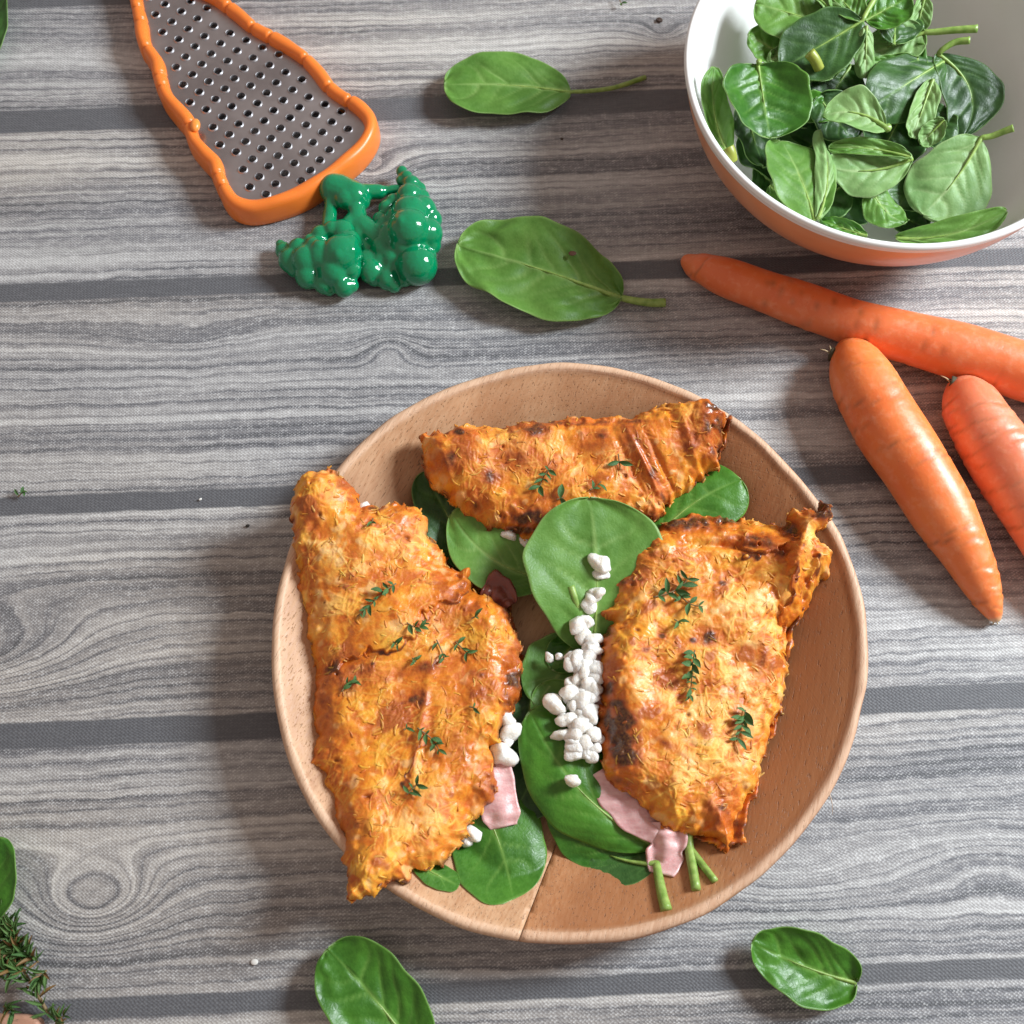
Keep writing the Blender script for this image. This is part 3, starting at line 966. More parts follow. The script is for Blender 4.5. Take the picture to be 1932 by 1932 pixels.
pancake('right', right_ol, 37, .0100, 60,
        browns=[(1168, 1385, 36, 75, 1.05, -.25), (1150, 1300, 14, 60, .85), (1300, 985, 95, 20, .85), (1185, 1085, 50, 30, .60), (1420, 1020, 60, 14, .85), (1335, 1200, 26, 18, .75), (1475, 1040, 36, 18, .65), (1358, 1530, 30, 50, .66, .3), (1552, 960, 26, 20, 1.0),
                (1138, 1185, 18, 30, .9), (1280, 1110, 40, 22, .35), (1230, 1050, 50, 14, .4), (1440, 1245, 18, 40, .5), (1490, 1000, 20, 26, .9), (1218, 1225, 12, 10, .6), (1250, 1400, 50, 10, .35, .6), (1250, 1200, 8, 6, 1.1), (1363, 1100, 9, 6, 1.0), (1310, 1208, 10, 6, 1.0), (1180, 1480, 40, 18, .5, .5)],
        pales=[(1420, 1280, 50, 80, .75), (1380, 1150, 70, 40, .55), (1300, 1330, 70, 60, .55), (1440, 1130, 60, 40, .5), (1230, 1290, 50, 50, .5), (1400, 1400, 50, 60, .65), (1520, 1000, 12, 50, .75, -.3), (1290, 1450, 60, 40, .4), (1465, 1210, 26, 60, .5)],
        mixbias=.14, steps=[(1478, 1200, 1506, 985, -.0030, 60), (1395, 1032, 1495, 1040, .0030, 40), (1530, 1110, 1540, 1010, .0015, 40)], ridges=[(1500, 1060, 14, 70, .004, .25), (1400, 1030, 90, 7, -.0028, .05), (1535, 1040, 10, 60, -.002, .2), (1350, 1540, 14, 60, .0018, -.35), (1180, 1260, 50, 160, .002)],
        lower=[(1200, 1080, .012), (1400, 1010, .012), (1500, 1010, .014), (1545, 1060, .018), (1490, 1200, .012), (1470, 1340, .012), (1420, 1500, .012), (1398, 1575, .014), (1400, 1592, .014), (1372, 1600, .014), (1320, 1596, .013), (1250, 1540, .012), (1170, 1450, .012), (1160, 1300, .012)],
        label='paler carrot pancake at the right of the plate with cottage cheese spilling from its side', strand_dir=.3)

top_ol = [(789, 826, .029), (835, 816, .027), (879, 806, .025), (930, 813, .023), (988, 800, .022), (1083, 793, .022), (1174, 788, .023), (1220, 778, .024), (1265, 768, .026), (1316, 757, .030), (1340, 765, .032), (1358, 775, RIM + .002), (1375, 784, RIM + .001), (1361, 813, .031), (1363, 839, .029), (1352, 864, .026),
          (1357, 888, .024), (1338, 898, .022), (1302, 927, .020), (1265, 950, .019), (1243, 984, .018), (1180, 1000, .018), (1140, 1010, .018), (1083, 1014, .018), (1024, 1032, .018), (988, 1014, .018), (959, 1003, .018), (926, 1003, .018), (893, 981, .018), (853, 963, .019), (838, 934, .020), (817, 919, .021), (799, 875, .024), (795, 850, .027)]
pancake('top', top_ol, 52, .0095, 55,
        browns=[(1120, 830, 40, 26, .55), (1205, 850, 30, 60, .66, -.4), (1235, 905, 12, 70, .72, -.45), (850, 870, 40, 24, .55), (865, 815, 60, 10, .5), (1345, 805, 26, 60, .85), (1000, 975, 60, 22, .60), (925, 900, 30, 20, .50), (965, 868, 40, 24, .55), (1040, 940, 40, 18, .40), (1300, 830, 30, 30, .5),
                (1100, 796, 150, 8, .65), (1010, 810, 30, 20, .6), (1352, 768, 22, 8, 1.2), (900, 950, 30, 30, .45), (1235, 975, 30, 14, .8), (960, 1000, 60, 10, .7)],
        pales=[(1140, 850, 16, 30, .6), (980, 850, 60, 30, .35), (1060, 880, 50, 26, .3), (1320, 780, 30, 14, .3)],
        mixbias=-.05, ridges=[(1222, 890, 6, 70, .0026, -.45), (1190, 880, 6, 60, -.0016, -.45), (1250, 880, 6, 60, -.0020, -.45), (840, 870, 10, 60, .0016, -.35), (1300, 830, 8, 60, .0015, -.3)],
        lower=[(840, 880, .014), (1330, 830, .016), (1372, 800, .018), (1352, 880, .014), (1250, 960, .012), (1100, 1010, .012), (1000, 1025, .012), (960, 1022, .012), (900, 990, .012), (850, 950, .012)],
        label='narrow browned carrot pancake folded along its straight edge at the top of the plate', strand_dir=1.9)

def on_plate(V, lift=.0006):
    V = np.array(V)
    r_ = np.hypot(V[..., 0] - PC[0], V[..., 1] - PC[1])
    V[..., 2] = np.maximum(V[..., 2], np.where(r_ < PR * .95, plate_z(r_) + lift, plate_z(PR * .95) + lift + .0018))
    return V


# ------------------------------------------------------------------ ham
def ham(name, path, width, label, seed, waves=2.2, amp=.0012):
    rng = np.random.default_rng(seed)
    c_ = catmull([P(*q) for q in path], 34)
    T = np.gradient(c_, axis=0); T /= np.linalg.norm(T, axis=1)[:, None]
    B = np.cross(T, [0, 0, 1]); B /= np.linalg.norm(B, axis=1)[:, None]
    nt = 17
    t = np.linspace(-1, 1, nt)
    wv = np.interp(np.linspace(0, 1, 34), np.linspace(0, 1, len(width)), width)
    nz = smooth_noise((34, nt), 2.4, rng)
    V = c_[:, None] + B[:, None] * (t[None, :, None] * wv[:, None, None] / 2) * (1 + .08 * nz[..., None])
    V[..., 2] += amp * np.sin(t * waves * pi + np.linspace(0, 2.5, 34)[:, None]) + .0005 * nz
    V = on_plate(V, .0012)
    me = mesh('ham_slice', V.reshape(-1, 3), grid_faces(34, nt)[:, ::-1], MAT['ham'])
    me.transform(Matrix.Translation(-Vector(c_[0])))
    o = obj(name, me, None, label, 'ham slice', 'pink ham slices in the pancakes', None, tuple(map(float, c_[0])))
    so = o.modifiers.new('thickness', 'SOLIDIFY'); so.thickness = .0011; so.offset = 0
    return o


def m_ham():
    m = NT('cooked_ham')
    c = m.coord()
    n1 = m.noise(m.mapping(c, (1, 4, 1), rot=(0, 0, .5)), 90, 4, .6); n2 = m.noise(c, 700, 3, .6)
    col = m.mix(m.mapr(n1, .35, .65), (.62, .30, .30), (.78, .48, .46))
    col = m.mix(m.mapr(n2, .4, .7, 0, .3), col, (.85, .6, .58))
    m.set(base=col, rough=.36, sss=.25, sssr=(1, .4, .35), ssss=.003, normal=m.bump(n2, .0003, .6))
    return m.m


MAT['ham'] = m_ham()
ham('ham_slice', [(915, 1420, .0175), (934, 1475, .0175), (943, 1525, .0165), (950, 1560, .0145)], [.018, .0185, .016, .011], 'folded pink ham slice poking out between the left pancake and its leaf', 1, 1.1, .0007)
ham('ham_slice', [(940, 1480, .014), (932, 1520, .013), (912, 1560, .012)], [.014, .013, .006], 'thin pale ham strip tucked under the left pancake edge', 5)
ham('ham_slice', [(1130, 1455, .0175), (1160, 1505, .0175), (1200, 1545, .0175), (1240, 1572, .0175)], [.009, .013, .013, .010], 'flat pink ham slice under the lower left edge of the right pancake', 2, 1.0, .0004)
ham('ham_slice', [(1262, 1552, .018), (1262, 1580, .0185), (1255, 1610, .0165), (1245, 1650, .0125)], [.0165, .0165, .0145, .0095], 'curled end of a pink ham slice hanging out of the right pancake', 3, 1.6, .0013)
ham('ham_slice', [(1150, 1225, .0185), (1128, 1280, .0185), (1135, 1330, .018)], [.010, .016, .012], 'reddish ham slice behind the cottage cheese of the right pancake', 4, 1.2, .0005)
MAT['ham_real'] = MAT['ham']; MAT['ham'] = plain('browned_ham', (.20, .055, .04), .3, sss=.2, sssr=(1, .3, .2), ssss=.002)
ham('ham_slice', [(912, 1108, .0185), (938, 1118, .0195), (960, 1146, .0185)], [.016, .018, .010], 'browned crinkled ham edge at the upper right of the left pancake', 9, 2.2, .0009)

# ------------------------------------------------------------------ spinach on the plate
PG = 'spinach leaves on the plate'
leaf('spinach_leaf', P(1118, 1235, .0155), P(1112, 939, .0330), .0615, 'mid', cup=.10, wave=.03, arch=.05, seed=1, a=.66, b=.50, bend=-.03,
     label='big pale green spinach leaf in the middle of the plate between the three pancakes', group=PG, clamp=on_plate, roll=-.10, veins=5, buckle=1.9, nt=41)
leaf('spinach_leaf', P(1225, 1030, .016), P(1398, 905, .0225), .0375, 'top', cup=-.14, wave=.03, arch=.04, seed=2, a=.6, b=.45, bend=.07,
     label='glossy spinach leaf right of the middle one, between the top and right pancakes', group=PG, clamp=on_plate, veins=5)
leaf('spinach_leaf', P(1062, 1092, .013), P(852, 968, .0175), .0290, 'mid', cup=.10, wave=.02, arch=.04, seed=3, bend=.16,
     label='shaded spinach leaf showing below the lower edge of the top pancake', group=PG, clamp=on_plate, veins=5)
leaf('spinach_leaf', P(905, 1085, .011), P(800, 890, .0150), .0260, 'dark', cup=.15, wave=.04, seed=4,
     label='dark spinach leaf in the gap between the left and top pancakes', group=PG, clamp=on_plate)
leaf('spinach_leaf', P(880, 1470, .0125), P(968, 1697, .0150), .0395, 'top', cup=-.16, wave=.02, arch=.03, seed=5, a=.7, b=.42, bend=.06,
     label='broad spinach leaf lying below the lower right end of the left pancake', group=PG, clamp=on_plate, fold=-.10, veins=5, nt=41)
leaf('spinach_leaf', P(780, 1628, .0165), P(868, 1672, .0130), .0095, 'top', cup=.3, seed=6,
     label='sliver of bright spinach leaf at the bottom tip of the left pancake', group=PG, clamp=on_plate)
leaf('spinach_leaf', P(1238, 1596, .0130), P(1000, 1342, .0200), .0350, 'top', cup=-.20, wave=.03, arch=.04, seed=7, a=.55, b=.46, bend=.10,
     label='long curved spinach leaf left of the right pancake with one curd on it', group=PG, clamp=on_plate, veins=6, nt=41)
leaf('spinach_leaf', P(1215, 1600, .0105), P(1038, 1500, .0150), .0250, 'top', cup=-.22, wave=.03, seed=8, bend=.14,
     label='second spinach leaf just below the long curved one by the right pancake', group=PG, clamp=on_plate)
leaf('spinach_leaf', P(1236, 1630, .0110), P(1108, 1590, .0110), .0220, 'dark', cup=-.15, wave=.03, seed=9, bend=.08, stem=[P(1239, 1655, .0125), P(1242, 1688, .0105), P(1247, 1716, .0095)], stem_r=.0021,
     label='lowest leaf on the plate', group=PG, clamp=on_plate)
leaf('spinach_leaf', P(1110, 1200, .0115), P(1010, 1330, .0130), .0330, 'mid', cup=.12, wave=.05, seed=10,
     label='shaded spinach leaf under the cottage cheese at the plate middle', group=PG, clamp=on_plate)
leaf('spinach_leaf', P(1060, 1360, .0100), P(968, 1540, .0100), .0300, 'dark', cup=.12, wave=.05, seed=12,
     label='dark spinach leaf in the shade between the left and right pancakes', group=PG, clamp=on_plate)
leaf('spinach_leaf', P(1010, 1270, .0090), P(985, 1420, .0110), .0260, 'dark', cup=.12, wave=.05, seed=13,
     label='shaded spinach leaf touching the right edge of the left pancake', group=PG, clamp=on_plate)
leaf('spinach_leaf', P(1105, 1190, .0125), P(1040, 1262, .0125), .0160, 'top', cup=.15, wave=.05, seed=14,
     label='small spinach leaf peeping out just under the big middle leaf', group=PG, clamp=on_plate)
leaf('spinach_leaf', P(1120, 1440, .0110), P(1022, 1290, .0125), .0260, 'mid', cup=.12, wave=.05, seed=15,
     label='spinach leaf beneath the two pointed curds at the plate middle', group=PG, clamp=on_plate)


def stick(u0, v0, z0, u1, v1, z1, r, label, mat='stalk', mid=None, name='spinach_stalk', plate=True):
    a, b = P(u0, v0, z0), P(u1, v1, z1)
    m_ = (a + b) / 2 + (mid if mid is not None else np.array([0, 0, .0008]))
    pth = catmull([a, m_, b], 12)
    if plate:
        pth = on_plate(pth, r)
    v, f = tube(pth, np.linspace(r, r * .92, 12), 12)
    me = mesh('spinach_stalk', v - a, f, MAT[mat])
    return obj(name, me, None, label, 'spinach stalk', None, None, tuple(map(float, a)))


stick(1297, 1560, .0165, 1304, 1679, .0120, .0021, 'thick cut spinach stalk standing out below the right pancake')
stick(1296, 1600, .0100, 1338, 1664, .0110, .0016, 'shorter spinach stalk slanting out behind the thick one below the right pancake')
stick(1076, 1106, .0270, 1092, 1152, .0225, .0019, 'short pale spinach stalk stub standing beside the curds in the plate middle')

# ------------------------------------------------------------------ cottage cheese
def m_curd():
    m = NT('cottage_cheese')
    c = m.coord()
    n1 = m.noise(c, 500, 3, .6); n2 = m.noise(c, 1600, 2)
    m.set(base=m.mix(m.mapr(n1, .35, .65), (.80, .74, .66), (.87, .84, .80)), rough=.28, sss=.55, sssr=(.8, .7, .6), ssss=.004,
          normal=m.bump(m.math('ADD', n1, m.math('MULTIPLY', n2, .5)), .0007, .8))
    return m.m


MAT['curd'] = m_curd()


def curd(u, v, z, r, seed, label, group='cottage cheese curds spilling from the right pancake'):
    rng = np.random.default_rng(seed)
    v0, f0 = ico()
    vv = v0.copy()
    for _ in range(3):
        dr = rng.normal(size=3); dr /= np.linalg.norm(dr)
        vv += v0 * (.16 * np.cos((v0 @ dr) * rng.uniform(2, 4) + rng.uniform(0, 6)))[:, None]
    for _ in range(5):
        dr = rng.normal(size=3); dr /= np.linalg.norm(dr)
        vv += v0 * (rng.uniform(.08, .24) * np.exp(-(1 - v0 @ dr) * rng.uniform(6, 16)))[:, None]
    for _ in range(4):      # broken faces
        dr = rng.normal(size=3); dr /= np.linalg.norm(dr)
        ov = np.clip(vv @ dr - rng.uniform(.7, .95), 0, None)
        vv -= ov[:, None] * dr * .6
    ax = rng.normal(size=3); ax /= np.linalg.norm(ax); ax[2] *= .3
    vv += np.outer((v0 @ ax) ** 3, ax) * .45

    vv += v0 * (.10 * np.abs(np.sin(v0[:, :1] * 5 + rng.uniform(0, 6)) * np.sin(v0[:, 1:2] * 6 + rng.uniform(0, 6)) * np.sin(v0[:, 2:] * 5)))
    vv *= r * 1.06 * PX * np.array([1, rng.uniform(.8, 1.1), .85])
    p = P(u, v, z)
    return obj('cheese_curd', mesh('cheese_curd', vv, f0, MAT['curd']), None, label, 'cheese curd', group, None, tuple(map(float, p)))


curds = [(1133, 1062, .030, 14, 'white curd lying on the midrib of the big middle leaf, topmost of all curds'), (1134, 1084, .027, 11, 'curd just under the topmost one'), (1125, 1122, .026, 13, 'elongated curd below the topmost pair'),
         (1110, 1132, .025, 12, 'curd right of the pale stalk stub'), (1092, 1180, .024, 15, 'round curd standing out to the left below the stalk stub'), (1108, 1174, .024, 12, 'curd right of the round one below the stub'),
         (1122, 1206, .023, 14, 'curd at the pancake edge above the big heap'), (1076, 1253, .0235, 13, 'knobbly curd at the upper left of the heap'), (1092, 1250, .024, 15, 'large curd in the upper part of the heap'), (1110, 1240, .0235, 14, 'curd against the pancake in the upper heap'),
         (1074, 1304, .0255, 13, 'bright round curd on top of the heap'), (1048, 1328, .0235, 16, 'pointed curd standing off to the left of the heap'), (1096, 1318, .024, 14, 'curd right of the bright round one'), (1068, 1360, .0235, 14, 'curd below the pointed one'), (1060, 1386, .0225, 12, 'curd at the lower left of the heap'),
         (1082, 1386, .0235, 14, 'curd in the lower heap'), (1100, 1370, .024, 15, 'large curd in the lower heap beside the burnt edge'), (1106, 1400, .0235, 14, 'curd low in the heap next to the burnt edge'), (1116, 1424, .022, 12, 'last curd of the heap, at its lower end'), (1080, 1474, .0235, 12, 'lone curd on the long curved leaf below the heap'),
         (1118, 1300, .024, 13, 'curd partly under the pancake edge in the middle of the heap'), (1112, 1345, .024, 14, 'curd wedged under the burnt pancake edge'), (1126, 1275, .023, 12, 'curd in front of the reddish ham'), (1090, 1280, .0225, 11, 'small curd between upper and lower heap'), (1092, 1345, .0235, 12, 'curd in the centre of the heap'),
         (1096, 1418, .021, 11, 'curd at the bottom left of the lower heap'), (1054, 1240, .0205, 6, 'tiny curd crumb left of the knobbly one'), (1036, 1240, .0190, 7, 'tiny flat curd crumb farthest left'), (1122, 1385, .0235, 12, 'curd beside the lower burnt patch')]
curds += [(1118, 1226, .0235, 13, 'curd between the pancake edge and the upper heap'), (1104, 1262, .0245, 13, 'curd on top of the upper heap'), (1110, 1290, .0240, 13, 'curd in the narrow middle of the heap'), (1084, 1330, .0230, 12, 'curd just below the bright round one'), (1080, 1408, .0215, 11, 'curd low on the left side of the lower heap'), (1110, 1318, .0245, 12, 'curd nearest the burnt patch top'), (1112, 1144, .0235, 11, 'curd under the elongated one'), (1100, 1196, .0230, 11, 'curd between the round one and the pancake edge')]
for i, (u, v, z, r, lb) in enumerate(curds):
    curd(u, v, z, r, 100 + i, lb)
rq = np.random.default_rng(44)
for i in range(34):     # small curds that nothing tells apart, filling the heap
    v_ = rq.uniform(1215, 1425)
    u_ = rq.uniform(1062 + abs(v_ - 1340) * .12, 1126)
    curd(u_, v_, rq.uniform(.0205, .0245), rq.uniform(8, 13), 800 + i, 'small curd packed in the white heap beside the right pancake', 'small curds packed in the heap')
LG = 'cottage cheese curds in the left pancake'
for i, (u, v, z, r, lb) in enumerate([(957, 1358, .0185, 15, 'upper bright curd sticking out of the right edge of the left pancake'), (962, 1383, .018, 17, 'middle bright curd at the right edge of the left pancake'), (946, 1424, .0185, 20, 'biggest bright curd at the right edge of the left pancake, lowest of three'), (950, 1400, .017, 14, 'curd between the middle and the biggest one on the left pancake'),
                                      (892, 1572, .0165, 11, 'curd beside the ham at the lower right edge of the left pancake'), (880, 1588, .016, 9, 'small curd below the ham near the broad leaf'), (688, 954, .030, 8, 'small white curd at the upper notch of the left pancake'), (836, 1640, .018, 6, 'tiny curd at the lower end of the left pancake')]):
    curd(u, v, z, r, 200 + i, lb, LG)
for i, (u, v, r, lb) in enumerate([(960, 1010, 11, 'off-white curd under the lower edge of the top pancake'), (990, 1020, 10, 'curd near the lowest point of the top pancake'), (1008, 1034, 9, 'curd beside the big middle leaf under the top pancake')]):
    curd(u, v, .0175, r, 230 + i, lb, 'cottage cheese curds in the top pancake')

# ------------------------------------------------------------------ thyme
MAT['thyme'] = m_leaf('thyme_leaf', (.04, .12, .03), (.11, .24, .06), (.2, .3, .12), .5, .15)
MAT['thyme_stem'] = plain('thyme_stem', (.20, .13, .055), .6)
MAT['thyme_fresh'] = m_leaf('thyme_leaf_fresh', (.07, .16, .035), (.16, .28, .08), (.2, .3, .12), .5, .2)
MAT['thyme_dry'] = plain('thyme_leaf_dry', (.20, .11, .035), .6)
_tl = None


def thyme_leaf_mesh():
    global _tl
    if _tl is None:
        s = np.linspace(0, 1, 8); t = np.linspace(-1, 1, 5)
        Sg, Tg = np.meshgrid(s, t, indexing='ij')
        W = .34 * np.sin(pi * np.clip(Sg, .02, .98)) ** .75
        Vt = np.stack([Sg, Tg * W * .55, .10 * np.sin(Sg * pi) + .22 * W * Tg ** 2], -1).reshape(-1, 3)
        Vb = Vt.copy(); Vb[:, 2] -= .09 * (1 - np.abs(Tg.ravel()) * .8)
        F = grid_faces(8, 5)
        _tl = mesh('thyme_leaf', np.vstack([Vt, Vb]), np.vstack([F, F[:, ::-1] + len(Vt)]), MAT['thyme'], attrs={'vein': np.zeros(80), 'rim': np.zeros(80)})
    return _tl


def thyme(points, n_pairs, size, label, seed, group='thyme sprigs on the pancakes', name='thyme_sprig', lean=.5, surf=None, stemr=.00035, cat='thyme sprig', slim=1.0, tmat=None):
    """points: path of the stem in space"""
    rng = np.random.default_rng(seed)
    c_ = catmull(points, 16)
    root = empty(name, c_[0], label, cat, group)
    v, f = tube(c_ - c_[0], np.linspace(stemr, stemr * .6, 16), 6)
    obj('sprig_stem', mesh('sprig_stem', v, f, MAT['thyme_stem']), root)
    for i in range(n_pairs):
        t_ = (i + .5) / n_pairs
        k = min(int(t_ * 15), 14)
        p = c_[k] + (c_[k + 1] - c_[k]) * (t_ * 15 - k)
        T = Vector(c_[k + 1] - c_[k]).normalized()
        for sgn in ((-1, 1) if slim > .9 else (-1, 1, .4, -.3)[:2 + rng.integers(0, 2)]):
            az = math.atan2(T.y, T.x) + sgn * rng.uniform(.3, 1.6)
            if rng.random() < .05:
                continue
            el = rng.uniform(.02, lean)
            o = obj('sprig_leaf', thyme_leaf_mesh(), root)
            if tmat:
                o.material_slots[0].link = 'OBJECT'; o.material_slots[0].material = MAT[tmat[rng.integers(0, len(tmat))]]
            sc = size * PX * rng.uniform(.5, 1.3)
            o.scale = (sc, sc * slim * rng.uniform(.8, 1.3), sc)
            o.rotation_euler = (rng.uniform(-.6, .6), -el, az)
            o.location = Vector(p) - Vector(c_[0]) + Vector((0, 0, .0002))
    return root


def tops(key, pl, lift=.0011):
    return [on_top(key, u, v) + np.array([0, 0, lift]) for u, v in pl]


TH = [('left', [(748, 1102), (722, 1120), (700, 1142), (675, 1164)], 8, 12, 'dark thyme sprig high on the left pancake, its largest'), ('left', [(768, 1176), (788, 1186), (806, 1176)], 4, 11, 'pale thyme sprig right of the large one on the left pancake'),
      ('left', [(742, 1212), (752, 1220)], 2, 10, 'tiny thyme tuft in the centre of the left pancake'), ('left', [(778, 1242), (786, 1250)], 2, 10, 'tiny thyme tuft below the centre of the left pancake'), ('left', [(824, 1208), (834, 1230), (838, 1246)], 4, 12, 'upright green thyme sprig right of centre on the left pancake'),
      ('left', [(860, 1212), (884, 1236)], 3, 11, 'short thyme sprig near the right edge of the left pancake'), ('left', [(645, 1306), (656, 1292), (676, 1288)], 3, 11, 'pale thyme sprig on the brown patch at the left pancake edge'), ('left', [(788, 1374), (814, 1394), (832, 1420)], 5, 11, 'branched thyme sprig low on the left pancake'),
      ('left', [(768, 1500), (790, 1478)], 3, 12, 'thyme tuft near the bottom end of the left pancake'), ('left', [(704, 980), (702, 992)], 1, 11, 'single thyme pair at the top of the left pancake'), ('left', [(762, 1378), (772, 1372)], 1, 11, 'single pale thyme pair beside the branched sprig'),
      ('left', [(886, 1334), (900, 1338)], 1, 11, 'single thyme pair by the right edge of the left pancake'), ('left', [(890, 1168), (902, 1162)], 1, 11, 'single light thyme pair at the upper right of the left pancake'),
      ('right', [(1232, 1128), (1262, 1120), (1284, 1108), (1302, 1088)], 5, 15, 'spread thyme sprig at the top of the right pancake'), ('right', [(1276, 1118), (1300, 1140), (1326, 1146)], 3, 14, 'thyme fork below the spread sprig on the right pancake'),
      ('right', [(1310, 1228), (1306, 1256), (1304, 1286), (1300, 1318)], 8, 12, 'upright thyme sprig in the middle of the right pancake'), ('right', [(1406, 1340), (1400, 1364), (1388, 1400)], 6, 14, 'short thyme sprig near the right edge of the right pancake'), ('right', [(1272, 1170), (1286, 1178)], 1, 12, 'single thyme pair below the spread sprig'),
      ('top', [(1038, 886), (1026, 900), (1016, 926)], 4, 13, 'upright thyme sprig left of centre on the top pancake'), ('top', [(1112, 926), (1124, 920), (1134, 910)], 2, 13, 'small dark thyme sprig right of the upright one on the top pancake'), ('top', [(1166, 858), (1170, 888)], 1, 16, 'single long thyme leaf pair at the right of the top pancake'),
      ('top', [(1050, 944), (1064, 940)], 1, 14, 'dark thyme pair at the lower edge of the top pancake')]
for i, (k, pl, npair, sz, lb) in enumerate(TH):
    if len(pl) == 2:
        pl = [pl[0], ((pl[0][0] + pl[1][0]) / 2, (pl[0][1] + pl[1][1]) / 2), pl[1]]
    thyme(tops(k, pl), npair, sz * 1.45, lb, 300 + i)

# ================================================================== SPINACH ON THE CLOTH
TG = 'loose spinach leaves on the cloth'
leaf('spinach_leaf', P(1076, 173, .0040), P(838, 160, .0105), .0400, 'mid', cup=.06, arch=.02, wave=.05, seed=31, a=.52, b=.42, buckle=1.8, bend=-.02, stem=[P(1110, 172, .003), P(1160, 165, .0025), P(1218, 146, .002)],
     stem_r=.0012, label='spinach leaf on the cloth with a long thin stalk pointing at the bowl', group=TG, veins=5, nt=41, ns=64)
leaf('spinach_leaf', P(1172, 562, .0040), P(864, 462, .0090), .0520, 'mid', cup=.05, arch=.03, wave=.03, seed=32, buckle=3.2, a=.47, b=.44, bend=.0, stem=[P(1195, 567, .0035), P(1225, 571, .0028), P(1255, 571, .0024)],
     stem_r=.0020, label='largest loose spinach leaf, with a small brown spot, above the plate', group=TG, veins=6, nt=45, ns=70)
leaf('spinach_leaf', P(800, 2010, .0030), P(618, 1790, .0100), .0345, 'top', cup=.20, arch=.02, wave=.03, seed=33, buckle=2.0, a=.5, b=.40, bend=-.03, label='spinach leaf with a raised edge below the left side of the plate', group=TG, veins=5, nt=41, ns=64)
leaf('spinach_leaf', P(1616, 1855, .0035), P(1419, 1778, .0080), .0285, 'top', cup=.30, arch=.0, wave=.02, seed=34, buckle=1.9, a=.36, b=.45, bend=.03, roll=.1, label='small cupped spinach leaf without stalk below the right side of the plate', group=TG, veins=5, nt=41)
leaf('spinach_leaf', P(-40, 1760, .004), P(-2, 1578, .012), .0230, 'top', cup=.15, seed=35, label='spinach leaf cut off by the left edge above the thyme bunch', group=TG)
leaf('spinach_leaf', P(-30, 130, .004), P(-2, -20, .010), .0160, 'dark', cup=.15, seed=36, label='dark leaf edge at the top left corner', group=TG)
# brown spot on the largest one
sp = P(1080, 478, .0112)
obj('leaf_spot', mesh('leaf_spot', ico()[0] * np.array([.0020, .0014, .0004]), ico()[1], plain('brown_spot', (.10, .04, .02), .6)), None, 'small brown spot on the largest loose spinach leaf', 'leaf spot', None, None, tuple(map(float, sp)))

# ================================================================== BOWL
BC = np.array([.1802, .1968]); BR = .0988; BH = .070
outp = [(.0, .0), (.48, .0), (.51, .003), (.61, .0097), (.735, .0205), (.845, .0325), (.925, .0455), (.969, .0575), (.988, .0657)]
rimp = [(.992, .0680), (1.0, .0690), (1.001, .0702), (.994, .0712), (.983, .0714), (.972, .0709)]
inn = [(.964, .0695), (.948, .0610), (.902, .0480), (.822, .0350), (.712, .0235), (.58, .0140), (.44, .0085), (.25, .0065), (.0, .0062)]


def lathe(prof_, c_, R, n_=144):
    pr = catmull(np.array([(a, 0, b) for a, b in prof_]), len(prof_) * 5)
    t = np.linspace(0, 2 * pi, n_, endpoint=False)
    V = np.stack([pr[:, 0][:, None] * R * np.cos(t), pr[:, 0][:, None] * R * np.sin(t), pr[:, 2][:, None] + 0 * t], -1).reshape(-1, 3)
    return V, grid_faces(len(pr), n_, True)[:, ::-1]


def m_glaze(name, c1, c2, rough, speck=0):
    m = NT(name)
    c = m.coord()
    n1 = m.noise(c, 25, 3)
    m.set(base=m.mix(m.mapr(n1, .3, .7), c1, c2), rough=rough, coat=.3, coatr=.08, spec=.5)
    return m.m


broot = empty('ceramic_bowl', (BC[0], BC[1], 0), 'white ceramic bowl with orange outside at the top right, full of spinach', 'bowl')
v, f = lathe(outp, BC, BR)
obj('outer_shell', mesh('outer_shell', v, f, m_glaze('orange_glaze', (.70, .27, .12), (.77, .33, .165), .32)), broot, 'glazed orange outside')
white = m_glaze('white_glaze', (.80, .79, .775), (.83, .82, .81), .25)
v, f = lathe([outp[-1]] + rimp + [inn[0]], BC, BR)
obj('rim', mesh('rim', v, f, white), broot)
v, f = lathe(inn, BC, BR)
obj('inner_shell', mesh('inner_shell', v, f, white), broot, 'glossy white inside')

# leaves in the bowl (u, v in the photograph)


def zb_(u, v):
    return u / 2.8657 + 1257.8, v / 2.8657


BG = 'spinach leaves in the bowl'
_ir = np.array([a for a, b in inn][::-1]) * BR
_iz = np.array([b for a, b in inn][::-1])


def in_bowl(V, lift=.0008):
    V = np.array(V)
    dx_, dy_ = V[..., 0] - BC[0], V[..., 1] - BC[1]
    r_ = np.hypot(dx_, dy_)
    # push inwards where the wall is steep, upwards on the floor
    rmax = np.interp(V[..., 2], _iz[1:], _ir[1:]) - .0012 - lift
    k_ = np.where((V[..., 2] > .018) & (V[..., 2] < .0705) & (r_ > rmax), rmax / np.maximum(r_, 1e-6), 1.0)
    V[..., 0] = BC[0] + dx_ * k_; V[..., 1] = BC[1] + dy_ * k_
    r_ = r_ * k_
    V[..., 2] = np.maximum(V[..., 2], np.interp(r_, _ir, _iz) + lift)
    return V




